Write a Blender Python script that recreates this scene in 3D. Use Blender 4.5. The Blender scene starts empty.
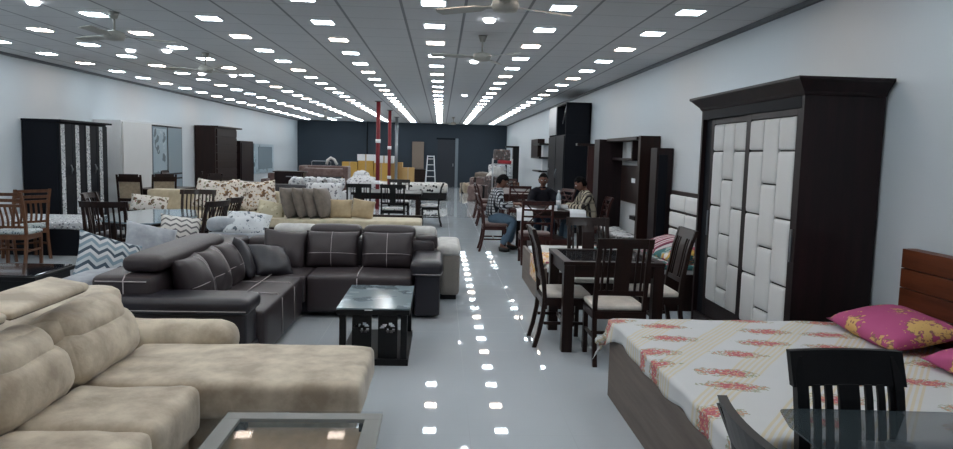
import bpy, bmesh, math, random
from mathutils import Matrix, Vector, Euler, noise
random.seed(7)
PI = math.pi
SC = bpy.context.scene
COL = SC.collection
# ---------------------------------------------------------------- camera
F_PX, PIT, YAW, ROL, EYE = 716.7, .0986, .0515, .0259, 1.65
CEIL = 3.04
fw = Vector((math.sin(YAW)*math.cos(PIT), math.cos(YAW)*math.cos(PIT), -math.sin(PIT)))
rt = Vector((math.cos(YAW), -math.sin(YAW), 0)); up = rt.cross(fw)
rt2 = rt*math.cos(ROL)+up*math.sin(ROL); up2 = -rt*math.sin(ROL)+up*math.cos(ROL)
cd = bpy.data.cameras.new('camera'); cam = bpy.data.objects.new('camera', cd); COL.objects.link(cam)
cd.sensor_width = 36; cd.lens = F_PX/953*36; cd.clip_end = 200
cam.matrix_world = Matrix(((rt2.x, up2.x, -fw.x, 0), (rt2.y, up2.y, -fw.y, 0), (rt2.z, up2.z, -fw.z, EYE), (0, 0, 0, 1)))
SC.camera = cam
# ---------------------------------------------------------------- world / exposure
w = bpy.data.worlds.new('world'); SC.world = w; w.use_nodes = True
w.node_tree.nodes['Background'].inputs[0].default_value = (.55, .68, .85, 1)
w.node_tree.nodes['Background'].inputs[1].default_value = .2
SC.view_settings.view_transform = 'Standard'; SC.view_settings.look = 'None'
SC.view_settings.exposure = 1.05; SC.view_settings.gamma = 1; SC.view_settings.use_curve_mapping = False
LAMP = 17.0          # strength of the square ceiling panels
# ---------------------------------------------------------------- colours and materials
def C(h, k=1.0):
    h = h.lstrip('#'); o = []
    for i in (0, 2, 4):
        c = int(h[i:i+2], 16)/255
        o.append((c/12.92 if c <= .04045 else ((c+.055)/1.055)**2.4)*k)
    return (*o, 1)
class N:
    def __init__(s, name):
        s.mat = bpy.data.materials.new(name); s.mat.use_nodes = True
        s.t = s.mat.node_tree; s.b = s.t.nodes['Principled BSDF']
    def link(s, a, b): s.t.links.new(a, b)
    def put(s, inp, v):
        if hasattr(v, 'is_output'): s.link(v, inp)
        else: inp.default_value = v
    def node(s, typ, **kw):
        n = s.t.nodes.new(typ)
        for k, v in kw.items():
            if k.startswith('_'): setattr(n, k[1:], v)
            else: s.put(n.inputs[k.replace('__', ' ')], v)
        return n
    def m(s, op, a, b=None, c=None):
        n = s.t.nodes.new('ShaderNodeMath'); n.operation = op
        for i, v in enumerate((a, b, c)):
            if v is not None: s.put(n.inputs[i], v)
        return n.outputs[0]
    def mix(s, f, a, b):
        n = s.t.nodes.new('ShaderNodeMix'); n.data_type = 'RGBA'
        s.put(n.inputs[0], f); s.put(n.inputs[6], a); s.put(n.inputs[7], b); return n.outputs[2]
    def xyz(s, kind='Object'):
        c = s.node('ShaderNodeTexCoord'); q = s.node('ShaderNodeSeparateXYZ', Vector=c.outputs[kind])
        return c.outputs[kind], q.outputs[0], q.outputs[1], q.outputs[2]
    def map(s, v, sc=(1, 1, 1), rot=(0, 0, 0)):
        n = s.node('ShaderNodeMapping', Vector=v); n.inputs['Scale'].default_value = sc; n.inputs['Rotation'].default_value = rot
        return n.outputs[0]
    def noise(s, v, scale, detail=3, rough=.5):
        return s.node('ShaderNodeTexNoise', Vector=v, Scale=scale, Detail=detail, Roughness=rough).outputs[0]
    def ramp(s, v, lo, hi):
        n = s.t.nodes.new('ShaderNodeMapRange'); s.put(n.inputs[0], v); n.inputs[1].default_value = lo; n.inputs[2].default_value = hi
        return n.outputs[0]
    def bump(s, h, strength=.2, dist=.01):
        n = s.node('ShaderNodeBump', Height=h, Strength=strength, Distance=dist); s.link(n.outputs[0], s.b.inputs['Normal'])
    def done(s, col=None, rough=.5, spec=.5, metal=0, coat=0):
        if col is not None: s.put(s.b.inputs['Base Color'], col)
        s.put(s.b.inputs['Roughness'], rough); s.b.inputs['Specular IOR Level'].default_value = spec
        s.b.inputs['Metallic'].default_value = metal; s.b.inputs['Coat Weight'].default_value = coat
        s.b.inputs['Coat Roughness'].default_value = .08
        return s.mat
def plain(name, h, rough=.5, spec=.5, metal=0, coat=0, var=.12, nscale=30, bmp=0.0):
    n = N(name); c = C(h); v, *_ = n.xyz()
    f = n.noise(v, nscale)
    col = n.mix(f, tuple(x*(1-var) for x in c[:3])+(1,), tuple(min(1, x*(1+var)) for x in c[:3])+(1,))
    if bmp: n.bump(f, bmp, .004)
    return n.done(col, rough, spec, metal, coat)
def wood(name, h1, h2, axis='z', rough=.42, coat=.05, sc=9):
    n = N(name); v, *_ = n.xyz()
    s = {'z': (sc, sc, sc*.09), 'x': (sc*.09, sc, sc), 'y': (sc, sc*.09, sc)}[axis]
    f = n.ramp(n.noise(n.map(v, s), 1.6, 5, .65), .3, .72)
    n.bump(f, .06, .002)
    return n.done(n.mix(f, C(h1), C(h2)), rough, .25, 0, coat)
def suede(name, a, b, scale=5, rough=.85):
    n = N(name); v, *_ = n.xyz()
    f = n.ramp(n.noise(v, scale, 4, .6), .36, .66); g = n.noise(v, 90, 2)
    n.bump(g, .25, .003)
    m = n.done(n.mix(f, C(a), C(b)), rough, .25); n.b.inputs['Sheen Weight'].default_value = .25; return m
def leather(name, a, rough=.38):
    n = N(name); v, *_ = n.xyz()
    vo = n.node('ShaderNodeTexVoronoi', Vector=v, Scale=140).outputs[0]
    f = n.noise(v, 7, 3); n.bump(n.m('ADD', n.m('MULTIPLY', vo, .5), n.m('MULTIPLY', f, .6)), .25, .004)
    c = C(a)
    return n.done(n.mix(f, tuple(x*.85 for x in c[:3])+(1,), tuple(x*1.15 for x in c[:3])+(1,)), rough, .5)
def spots(name, base, cols, scale=14, thr=.42, stretch=(1, 1, 1), rough=.8):
    """irregular printed motifs: voronoi blobs broken by noise, one layer per colour"""
    n = N(name); v, *_ = n.xyz(); col = C(base)
    for i, (h, sc, t) in enumerate(cols):
        mv = n.map(v, tuple(x*(1+.13*i) for x in stretch), (.3*i, .2*i, .5*i))
        d = n.node('ShaderNodeTexVoronoi', Vector=mv, Scale=sc).outputs[0]
        q = n.m('ADD', d, n.m('MULTIPLY', n.m('SUBTRACT', n.noise(mv, sc*2.2), .5), .8))
        col = n.mix(n.m('LESS_THAN', q, t), col, C(h))
    n.bump(n.noise(v, 120, 2), .15, .002)
    return n.done(col, rough, .2)
def chevron(name, cols, period=.12, zig=.14, amp=.05):
    n = N(name); v, x, y, z = n.xyz()
    tri = n.m('ABSOLUTE', n.m('SUBTRACT', n.m('FRACT', n.m('DIVIDE', x, zig)), .5))
    q = n.m('FRACT', n.m('DIVIDE', n.m('ADD', y, n.m('MULTIPLY', tri, amp*2)), period))
    col = C(cols[0]); k = len(cols)
    for i in range(1, k):
        col = n.mix(n.m('GREATER_THAN', q, i/k), col, C(cols[i]))
    return n.done(col, .8, .2)
def check(name, a, b, c, size=.045, line='x'):
    n = N(name); v, x, y, z = n.xyz()
    fx = n.m('LESS_THAN', n.m('FRACT', n.m('DIVIDE', n.m('ADD', x, n.m('MULTIPLY', y, .6)), size)), .45)
    fz = n.m('LESS_THAN', n.m('FRACT', n.m('DIVIDE', z, size*(2.2 if line == 'x' else 1))), .45 if line != 'x' else .2)
    col = n.mix(fx, C(a), C(b)); col = n.mix(n.m('MULTIPLY', fz, .7), col, C(c))
    return n.done(col, .8, .2)
def glass(name, tint, rough=.02, alpha=.35):
    n = N(name); m = n.done(C(tint), rough, .6); n.b.inputs['Alpha'].default_value = alpha
    n.b.inputs['IOR'].default_value = 1.5; return m
def emit(name, h, st):
    n = N(name); n.done((.8, .8, .8, 1)); n.b.inputs['Emission Color'].default_value = C(h); n.b.inputs['Emission Strength'].default_value = st; return n.mat

M = {}
M['dark'] = wood('dark_wood', '170c0b', '26140f')
M['darkx'] = wood('dark_wood_x', '1c100e', '2c1a15', 'x')
M['darky'] = wood('dark_wood_y', '1c100e', '2c1a15', 'y')
M['wenge'] = wood('wenge_wood', '120c0f', '241517', 'z', .45, .04, 7)
M['black'] = plain('black_laquer', '08080a', .4, .3)
M['navy'] = plain('black_laminate', '10131a', .6, .15)
M['red'] = wood('red_brown_wood', '2a1516', '43241f')
M['brown'] = wood('brown_wood', '4a2e20', '6b4831')
M['head'] = wood('headboard_wood', '44210f', '66351d', 'y', .4, .1)
M['base'] = wood('bed_base_wood', '564b44', '71665d', 'y', .5, 0)
M['cream'] = suede('cream_fabric', 'c6c0b8', 'dad4cc', 9)
M['beige'] = suede('beige_suede', 'a19482', 'd0c5b1', 4.5)
M['beige_dark'] = suede('beige_suede_piping', '5d5446', '6d6352', 6)
M['brownleather'] = leather('brown_leather', '342d30', .42)
M['blackleather'] = leather('black_leather', '211f26', .36)
M['stitch'] = plain('light_stitching', 'aca5a6', .7)
M['greyfab'] = suede('light_grey_fabric', '8e949c', 'a9afb5', 8)
M['palefab'] = suede('off_white_fabric', 'b9b8b6', 'd0cfcb', 8)
M['texgrey'] = plain('textured_grey_fabric', '8d8883', .85, .2, var=.35, nscale=120)
M['taupe'] = suede('taupe_fabric', '5f574f', '746a61', 8)
M['gold'] = suede('gold_fabric', '98866a', 'ab997b', 10)
M['mattress'] = suede('mattress_cream', 'b0a68f', 'c4baa2', 6)
M['white'] = plain('white_paint', 'd5d8db', .5, .4, var=.04)
M['quilt'] = plain('white_leatherette', 'd2d3d3', .45, .3, var=.03, nscale=4)
M['metal'] = plain('brushed_metal', 'a5a8ab', .3, .5, 1)
M['chrome'] = plain('pale_metal', '8c9196', .35, .5, .8)
M['fan'] = plain('fan_enamel', '97968f', .4, .5)
M['glass'] = glass('clear_glass', '6f7f84', .03, .11)
M['darkglass'] = glass('smoked_glass', '3c484e', .04, .5)
M['blackglass'] = plain('black_glass', '14171b', .05, .6, coat=1)
M['mirror'] = plain('mirror_glass', '9fb1bc', .22, .8, .35, var=.02)  # pale base colour stands in for the reflected light wall
M['etched'] = spots('etched_mirror', '9fb1bc', [('5d6c75', 3.5, .3), ('b5c2ca', 6, .2)], rough=.3)
M['paper'] = plain('white_paper', 'e4e6ea', .7, .2, var=.03)
M['card'] = plain('cardboard', 'a98a5c', .8, .2)
M['cardy'] = plain('yellow_carton', 'b5924e', .8, .2)
M['plastic_red'] = plain('red_plastic', '9b2630', .5)
M['pinkfab'] = suede('dusty_pink_fabric', '5a4744', '71605c', 6)
M['rugby'] = plain('rust_red_column_paint', '6e1f29', .5, .3, var=.2, nscale=6)
M['skin'] = plain('skin', '6f4d40', .55, .4, var=.06)
M['hair'] = plain('hair_black', '0a090a', .75, .1)
M['jeans'] = plain('blue_denim', '36475a', .85, .2, var=.25, nscale=25)
M['jeansp'] = plain('faded_denim', '566b7d', .85, .2, var=.25, nscale=12)
M['blackshirt'] = plain('black_shirt', '17171f', .8, .2)
M['shoe'] = plain('black_shoe_leather', '15120f', .4)
M['checkbw'] = check('black_white_check', 'b9bdc2', '23252b', '2b2d34', .05, 'b')
M['plaid'] = check('beige_stripe_plaid', 'b0a894', '332f2e', '77716a', .065, 'x')
M['speckle'] = spots('grey_speckled_sheet', 'b3b7bb', [('63666d', 26, .33), ('e2e3e5', 18, .25)])
M['leopard'] = spots('black_spotted_blanket', 'c2c1bd', [('1a1a1c', 7, .3)])
M['whitefold'] = spots('white_grey_print', 'c9cacc', [('7d7f85', 9, .28), ('45474d', 16, .16)])
M['floralw'] = spots('white_floral_print', 'd2ccc5', [('6f5d4d', 10, .34), ('8c3f38', 14, .14), ('8b9078', 12, .28)])
M['floralb'] = spots('brown_leaf_print', 'd2ccc3', [('6b523f', 9, .34), ('a08462', 12, .28), ('54463d', 15, .22)])
M['floralc'] = spots('pale_yellow_floral', 'b3ab93', [('c9c2a8', 10, .3), ('857c60', 14, .2)])
M['bluethrow'] = spots('blue_grey_print', 'c6cacd', [('5f6872', 13, .3), ('c6cacd', 15, .34), ('8d96a0', 22, .2)])
M['chev'] = chevron('chevron_print', ['c3c8cb', '44525e', 'b4bcc1', '7d929f'], .13, .12, .05)
M['stripew'] = chevron('wavy_stripe_print', ['cfcdc8', 'cfcdc8', '6b6a6b'], .06, .10, .03)
M['seatprint'] = spots('teal_white_print', 'a9b3b5', [('41565e', 22, .3), ('d5d8d6', 30, .2)])
M['linen'] = suede('beige_linen_panel', '8f8270', 'a59884', 20)
M['clutter'] = spots('mixed_goods', '5a5453', [('90898a', 8, .3), ('6f4f48', 12, .24), ('2f3037', 16, .22)])
# striped pink / multicolour sheets
def stripes(name, cols, period, axis=0):
    n = N(name); v, *a = n.xyz(); q = n.m('FRACT', n.m('DIVIDE', a[axis], period)); col = C(cols[0]); k = len(cols)
    for i in range(1, k): col = n.mix(n.m('GREATER_THAN', q, i/k), col, C(cols[i]))
    return n.done(col, .8, .2)
M['pinkstripe'] = stripes('red_white_striped', ['8f4358', 'c9b7bd', 'a05a6b', 'd2cbcd', '6b3d4d'], .13, 1)
M['multisheet'] = spots('bright_flower_sheet', '8fa3a0', [('3d6f70', 3.2, .5), ('c4a050', 5, .36), ('a24a62', 6, .34), ('d8d3cf', 4, .3)])
M['orangecloth'] = spots('orange_pink_print', 'd9c7b0', [('d09a3a', 12, .4), ('b0566f', 16, .3)])
def bedsheet():
    n = N('floral_bed_sheet'); v, x, y, z = n.xyz()
    d = n.m('ADD', n.m('MULTIPLY', x, .80), n.m('MULTIPLY', y, -.62))
    q = n.m('FRACT', n.m('DIVIDE', d, .36))
    sub = n.m('LESS_THAN', n.m('FRACT', n.m('MULTIPLY', q, 13.0)), .5)
    band = n.m('MULTIPLY', n.m('LESS_THAN', q, .42), sub)
    col = n.mix(n.m('MULTIPLY', band, .6), C('c6c8c9'), C('c9b98e'))
    mv = n.map(v, (2.0, 3.1, .02), (0, 0, .32))
    vt = n.node('ShaderNodeTexVoronoi', Vector=mv, Scale=1.0, Randomness=.42)
    s = n.node('ShaderNodeVectorMath', _operation='SUBTRACT'); n.link(mv, s.inputs[0]); n.link(vt.outputs['Position'], s.inputs[1])
    p = n.node('ShaderNodeSeparateXYZ', Vector=s.outputs[0])
    nz = n.noise(v, 26, 3, .6); nz2 = n.noise(v, 60, 2)
    e = n.m('SQRT', n.m('ADD', n.m('POWER', n.m('MULTIPLY', p.outputs[0], 1.0), 2), n.m('POWER', n.m('MULTIPLY', p.outputs[1], 1.45), 2)))
    e1 = n.m('ADD', e, n.m('MULTIPLY', n.m('SUBTRACT', nz, .5), .42))
    leaf = n.m('MULTIPLY', n.m('LESS_THAN', e1, .33), n.m('GREATER_THAN', nz2, .46))
    red = n.m('MULTIPLY', n.m('LESS_THAN', e1, .205), n.m('GREATER_THAN', n.noise(v, 45, 2), .42))
    col = n.mix(n.m('MULTIPLY', leaf, .8), col, C('8a9273')); col = n.mix(red, col, C('b0626a'))
    col = n.mix(n.m('MULTIPLY', n.m('LESS_THAN', e1, .3), n.m('GREATER_THAN', nz2, .56)), col, C('c98b77'))
    return n.done(col, .8, .2)
M['sheet'] = bedsheet()
def pinkpillow():
    n = N('pink_floral_pillow'); v, x, y, z = n.xyz()
    vt = n.node('ShaderNodeTexVoronoi', Vector=n.map(v, (3, 3, .5)), Scale=1.1, Randomness=.5)
    e = n.m('ADD', vt.outputs[0], n.m('MULTIPLY', n.m('SUBTRACT', n.noise(v, 20, 3), .5), .75))
    col = n.mix(n.m('LESS_THAN', e, .36), C('b2527f'), C('8e635c'))
    col = n.mix(n.m('LESS_THAN', n.m('ADD', e, n.m('MULTIPLY', n.m('SUBTRACT', n.noise(v, 45, 2), .5), .7)), .33), col, C('d2ac6c'))
    return n.done(col, .75, .25)
M['pinkpillow'] = pinkpillow()
# ---------------------------------------------------------------- mesh helpers
def nb(): return bmesh.new()
def _xf(bm, vs, Mx):
    if Mx is not None: bmesh.ops.transform(bm, matrix=Mx, verts=vs)
def bx(bm, x0, x1, y0, y1, z0, z1, b=0.0, Mx=None):
    r = bmesh.ops.create_cube(bm, size=1); vs = r['verts']
    for v in vs: v.co = Vector(((x0+x1)/2+v.co.x*(x1-x0), (y0+y1)/2+v.co.y*(y1-y0), (z0+z1)/2+v.co.z*(z1-z0)))
    if b > 0:
        es = list({e for v in vs for e in v.link_edges})
        r2 = bmesh.ops.bevel(bm, geom=es, offset=b, segments=2, affect='EDGES', profile=.5)
        vs = list({v for f in r2['faces'] for v in f.verts} | {v for v in vs if v.is_valid})
    _xf(bm, vs, Mx); return bm
def soft(bm, x0, x1, y0, y1, z0, z1, r=.05, n=10, top=0.0, side=0.0, Mx=None, wr=0.0, seed=0, power=2):
    """upholstered block: rounded edges, bulged top and sides, optional soft wrinkles"""
    c = Vector(((x0+x1)/2, (y0+y1)/2, (z0+z1)/2)); s = Vector((abs(x1-x0)/2, abs(y1-y0)/2, abs(z1-z0)/2))
    r = min(r, *s); vs = []; grid = {}
    def key(p): return tuple(round(q, 5) for q in p)
    def vert(p):
        k = key(p)
        if k in grid: return grid[k]
        q = Vector((p[0]*s.x, p[1]*s.y, p[2]*s.z)); inner = Vector([max(-(s[i]-r), min(s[i]-r, q[i])) for i in range(3)])
        d = q-inner
        if d.length > 1e-9: d.normalize(); q = inner+d*r
        if top and p[2] > 0: q.z += top*(1-abs(p[0])**power)*(1-abs(p[1])**power)*p[2]
        if side:
            q.x += side*p[0]*(1-p[1]**2)*(1-p[2]**2); q.y += side*p[1]*(1-p[0]**2)*(1-p[2]**2)
        if wr:
            k2 = noise.noise((q+c)*5+Vector((seed, 0, 0))) + .5*noise.noise((q+c)*13+Vector((0, seed, 0)))
            q += Vector((p[0]*.5, p[1]*.5, p[2]))*wr*k2
        v = bm.verts.new(c+q); grid[k] = v; vs.append(v); return v
    # concentrate cuts near the edges for clean rounding
    ts = sorted(set([round(-math.cos(PI*i/n), 6) for i in range(n+1)]))
    for ax in range(3):
        for sg in (-1, 1):
            for i in range(len(ts)-1):
                for j in range(len(ts)-1):
                    def P(a, b_):
                        p = [0, 0, 0]; p[ax] = sg; p[(ax+1) % 3] = a; p[(ax+2) % 3] = b_; return tuple(p)
                    q = [vert(P(ts[i], ts[j])), vert(P(ts[i+1], ts[j])), vert(P(ts[i+1], ts[j+1])), vert(P(ts[i], ts[j+1]))]
                    if sg < 0: q.reverse()
                    try: f = bm.faces.new(q); f.smooth = True
                    except ValueError: pass
    _xf(bm, vs, Mx); return bm
def pil(bm, w, h, t, n=14, pinch=.09, Mx=None, wr=.0, seed=0):
    """throw pillow in its own XY plane, puffed along Z, with pulled-out corners"""
    vs = {}
    for sgn in (1, -1):
        for i in range(n+1):
            for j in range(n+1):
                u = -1+2*i/n; v = -1+2*j/n; edge = abs(u) > .999 or abs(v) > .999
                if edge and (0, i, j) in vs: continue
                th = 0 if edge else t/2*((1-u*u)*(1-v*v))**.42
                x = w/2*u*(1-pinch*(1-v*v)*abs(u)); y = h/2*v*(1-pinch*(1-u*u)*abs(v))
                if wr and not edge: th *= 1+wr*noise.noise(Vector((x*9+seed, y*9, sgn)))
                vs[(0 if edge else sgn, i, j)] = bm.verts.new((x, y, sgn*th))
    g = lambda s, i, j: vs.get((s, i, j)) or vs[(0, i, j)]
    for s in (1, -1):
        for i in range(n):
            for j in range(n):
                q = [g(s, i, j), g(s, i+1, j), g(s, i+1, j+1), g(s, i, j+1)]
                if s < 0: q.reverse()
                try: f = bm.faces.new(q); f.smooth = True
                except ValueError: pass
    _xf(bm, list(vs.values()), Mx); return bm
def tube(bm, pts, r, seg=8, cap=True, Mx=None, smooth=True):
    pts = [Vector(p) for p in pts]; rs = r if isinstance(r, (list, tuple)) else [r]*len(pts); rings = []; allv = []
    for i, p in enumerate(pts):
        d = (pts[min(i+1, len(pts)-1)]-pts[max(i-1, 0)]).normalized()
        a = d.cross(Vector((0, 0, 1))); a = a if a.length > .05 else d.cross(Vector((0, 1, 0))); a.normalize(); b_ = d.cross(a)
        ring = [bm.verts.new(p+(a*math.cos(2*PI*k/seg)+b_*math.sin(2*PI*k/seg))*rs[i]) for k in range(seg)]
        rings.append(ring); allv += ring
    for A, B in zip(rings, rings[1:]):
        for k in range(seg):
            f = bm.faces.new((A[k], A[(k+1) % seg], B[(k+1) % seg], B[k])); f.smooth = smooth
    if cap: bm.faces.new(rings[0][::-1]); bm.faces.new(rings[-1])
    _xf(bm, allv, Mx); return bm
def bar(bm, pts, wx, wy, Mx=None):
    """rectangular section (wx by wy full sizes) swept through points that mostly rise in z"""
    rings = []; allv = []
    for p in pts:
        p = Vector(p); ring = [bm.verts.new(p+Vector((a*wx/2, b_*wy/2, 0))) for a, b_ in ((-1, -1), (1, -1), (1, 1), (-1, 1))]
        rings.append(ring); allv += ring
    for A, B in zip(rings, rings[1:]):
        for k in range(4): bm.faces.new((A[k], A[(k+1) % 4], B[(k+1) % 4], B[k]))
    bm.faces.new(rings[0][::-1]); bm.faces.new(rings[-1]); _xf(bm, allv, Mx); return bm
def sweep_x(bm, prof, x0, x1, Mx=None, n=1, curve=None):
    """closed YZ profile extruded along X; curve(x)->(dy,dz)"""
    rings = []; allv = []
    for i in range(n+1):
        x = x0+(x1-x0)*i/n; dy, dz = curve(x) if curve else (0, 0)
        r = [bm.verts.new((x, y+dy, z+dz)) for y, z in prof]; rings.append(r); allv += r
    k = len(prof)
    for A, B in zip(rings, rings[1:]):
        for j in range(k): bm.faces.new((A[j], B[j], B[(j+1) % k], A[(j+1) % k]))
    bm.faces.new(rings[0]); bm.faces.new(rings[-1][::-1]); _xf(bm, allv, Mx); return bm
def prism(bm, poly, z0, z1, Mx=None):
    lo = [bm.verts.new((x, y, z0)) for x, y in poly]; hi = [bm.verts.new((x, y, z1)) for x, y in poly]; k = len(poly)
    bm.faces.new(lo[::-1]); bm.faces.new(hi)
    for j in range(k): bm.faces.new((lo[j], lo[(j+1) % k], hi[(j+1) % k], hi[j]))
    _xf(bm, lo+hi, Mx); return bm
def lathe(bm, prof, seg=16, Mx=None):
    rings = []; allv = []
    for r, z in prof:
        ring = [bm.verts.new((max(r, 1e-4)*math.cos(2*PI*k/seg), max(r, 1e-4)*math.sin(2*PI*k/seg), z)) for k in range(seg)]
        rings.append(ring); allv += ring
    for A, B in zip(rings, rings[1:]):
        for k in range(seg):
            f = bm.faces.new((A[k], A[(k+1) % seg], B[(k+1) % seg], B[k])); f.smooth = True
    bm.faces.new(rings[0][::-1]); bm.faces.new(rings[-1]); _xf(bm, allv, Mx); return bm
T = Matrix.Translation
def Rz(a): return Matrix.Rotation(a, 4, 'Z')
def Rx(a): return Matrix.Rotation(a, 4, 'X')
def Ry(a): return Matrix.Rotation(a, 4, 'Y')
def world_of(o):
    m = Matrix.LocRotScale(o.location, o.rotation_euler, o.scale)
    return world_of(o.parent) @ m if o.parent else m
def obj(name, bm, mat, parent=None, world=False, label=None):
    if world and parent: bmesh.ops.transform(bm, matrix=world_of(parent).inverted(), verts=bm.verts)
    bmesh.ops.recalc_face_normals(bm, faces=bm.faces)
    me = bpy.data.meshes.new(name); bm.to_mesh(me); bm.free()
    me.materials.append(M[mat] if isinstance(mat, str) else mat)
    o = bpy.data.objects.new(name, me); COL.objects.link(o)
    if parent: o.parent = parent
    if label: o['label'] = label
    return o
def thing(name, label, cat, loc=(0, 0, 0), rz=0, group=None):
    o = bpy.data.objects.new(name, None); COL.objects.link(o); o.empty_display_size = .1
    o.location = loc; o.rotation_euler = (0, 0, rz); o['label'] = label; o['category'] = cat
    if group: o['group'] = group
    return o
def tag(o, label, cat, group=None, kind=None):
    o['label'] = label; o['category'] = cat
    if group: o['group'] = group
    if kind: o['kind'] = kind
    return o
def solo(name, bm, mat, label, cat, loc=(0, 0, 0), rot=(0, 0, 0), group=None):
    o = obj(name, bm, mat); o.location = loc; o.rotation_euler = rot; return tag(o, label, cat, group)
def struct(name, bm, mat, parent=None):
    o = obj(name, bm, mat, parent); o['kind'] = 'structure'; return o
def copy_tree(o, parent=None):
    c = o.copy(); COL.objects.link(c); c.parent = parent
    for ch in list(o.children): copy_tree(ch, c)
    return c
def put(o, loc, rz=0, label=None, group=None):
    c = copy_tree(o); c.location = loc; c.rotation_euler = (0, 0, rz)
    if label: c['label'] = label
    if group: c['group'] = group
    return c
# ================================================================ THE ROOM
XL, XR, YF, YB = -6.9, 3.17, -2.5, 35.0
def floor_mat():
    n = N('glossy_floor_tiles'); v, x, y, z = n.xyz('Object')
    def ln(a, off): return n.m('LESS_THAN', n.m('FRACT', n.m('DIVIDE', n.m('ADD', a, off), .61)), .006)
    l = n.m('MAXIMUM', ln(x, .41), ln(y, .2)); f = n.noise(v, 1.3, 3)
    col = n.mix(f, C('adb5bb'), C('b7bec3')); col = n.mix(n.m('MULTIPLY', l, .45), col, C('59626a'))
    m = n.done(col, n.m('ADD', .025, n.m('MULTIPLY', l, .3)), .3); return m
M['floor'] = floor_mat()
struct('floor', bx(nb(), XL, XR, YF, YB, -.1, 0), 'floor')
def ceil_mat():
    n = N('ceiling_tiles'); v, x, y, z = n.xyz('Object')
    X0 = -.0736*1.39+.305; Y0 = 5.815*1.39+.305
    def ln(a, off, w_): return n.m('LESS_THAN', n.m('FRACT', n.m('DIVIDE', n.m('ADD', n.m('SUBTRACT', a, off), 61+w_/2), .61)), w_/.61)
    lx = ln(x, X0, .028); ly = ln(y, Y0, .02)
    col = n.mix(n.noise(v, 60, 3), C('c4c6c8'), C('d0d1d3'))
    col = n.mix(n.m('MULTIPLY', ly, .45), col, C('8d9094')); col = n.mix(n.m('MULTIPLY', lx, .75), col, C('6a6d72'))
    return n.done(col, .8, .2)
M['ceiling'] = ceil_mat()
struct('ceiling', bx(nb(), XL, XR, YF, YB, CEIL, CEIL+.1), 'ceiling')
def wall_mat(name, a, b):
    n = N(name); v, *_ = n.xyz(); n.bump(n.noise(v, 40, 3), .05, .002)
    return n.done(n.mix(n.noise(v, .7, 2), C(a), C(b)), .6, .3)
M['wall'] = wall_mat('wall_paint', 'bcc4ca', 'c4cbd0'); M['backwall'] = wall_mat('back_wall_paint', '28323c', '2f3a44')
struct('wall_left', bx(nb(), XL-.1, XL, YF, YB, -.1, CEIL+.1), 'wall')
struct('wall_right', bx(nb(), XR, XR+.1, YF, YB, -.1, CEIL+.1), 'wall')
struct('wall_back', bx(nb(), XL, XR, YB, YB+.1, -.1, CEIL+.1), 'backwall')
M['cove'] = plain('ceiling_edge_trim', '5f6469', .6)
struct('trim_1', bx(nb(), XL, XL+.05, YF, YB, CEIL-.04, CEIL), 'cove'); struct('trim_2', bx(nb(), XR-.05, XR, YF, YB, CEIL-.04, CEIL), 'cove')
# door in the back wall
dr = struct('door_1', bx(nb(), -.18, .68, YB-.05, YB-.01, 0, 2.28), plain('back_door_leaf', '18202b', .5))
b = nb(); bx(b, .68, .82, YB-.1, YB, 0, 2.35); obj('door_frame', b, plain('door_frame_grey', '6f7981', .5), dr, label='pale grey jamb')
b = nb(); bx(b, -.24, .68, YB-.08, YB, 2.28, 2.36); obj('door_frame', b, 'navy', dr)
b = nb(); tube(b, [(.58, YB-.1, 1.0), (.58, YB-.1, 1.14)], .012); obj('door_handle', b, 'metal', dr)
# ---------------------------------------------------------------- ceiling panels
GX0, GY0, GS = -.0736*1.39, 5.815*1.39, 1.2187
cool = emit('cool_lamp', 'e2f0f8', LAMP); warm = emit('warm_lamp', 'ffeadb', LAMP*.97)
def lampmesh(mat):
    b = nb(); bx(b, -.105, .105, -.105, .105, -.012, 0)
    me = bpy.data.meshes.new('ceiling_light'); b.to_mesh(me); b.free(); me.materials.append(mat); return me
mc, mw = lampmesh(cool), lampmesh(warm)
fb = nb()
for s in (-1, 1):
    bx(fb, -.125, .125, s*.115-.010, s*.115+.010, -.008, 0); bx(fb, s*.115-.010, s*.115+.010, -.105, .105, -.008, 0)
fme = bpy.data.meshes.new('frame'); fb.to_mesh(fme); fb.free(); fme.materials.append(M['white'])
ordn = ['first', 'second', 'third', 'fourth', 'fifth', 'sixth', 'seventh', 'eighth', 'ninth', 'tenth']
def ordw(k): return ordn[k] if k < 10 else '%dth' % (k+1)
R0 = -5  # outermost rows are out of view, added to brighten the near area
for r in range(R0, 22):
    for c in range(-5, 3):
        Y = GY0+r*GS*1.0013
        if Y > YB-.3: continue
        o = bpy.data.objects.new('ceiling_light', mw if r % 3 == 1 else mc); COL.objects.link(o); o.location = (GX0+c*GS, Y, CEIL)
        rr = r+1
        tag(o, 'square %s white ceiling light, %s row from the front, %s from the left wall' % ('warm' if r % 3 == 1 else 'cool', ordw(rr) if rr >= 0 else 'outermost', ordn[c+5]), 'ceiling light', 'square ceiling panel lights')
        if rr < 0: o['label'] = 'ceiling light outside the view, %s row back overhead, %s from the left wall' % (ordn[-rr-1], ordn[c+5])
        if r < 8:
            q = bpy.data.objects.new('frame', fme); COL.objects.link(q); q.parent = o
b = nb(); lathe(b, [(.0, 0), (.062, 0), (.062, -.02), (.045, -.035), (.0, -.04)][::-1], 20)
gl = solo('round_ceiling_light', b, emit('round_lamp', 'f4f7ff', 6), 'round ceiling light nearest the camera, beside the right ceiling fan', 'ceiling light', (.47, 7.59, CEIL), group='round ceiling lamps')
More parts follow.
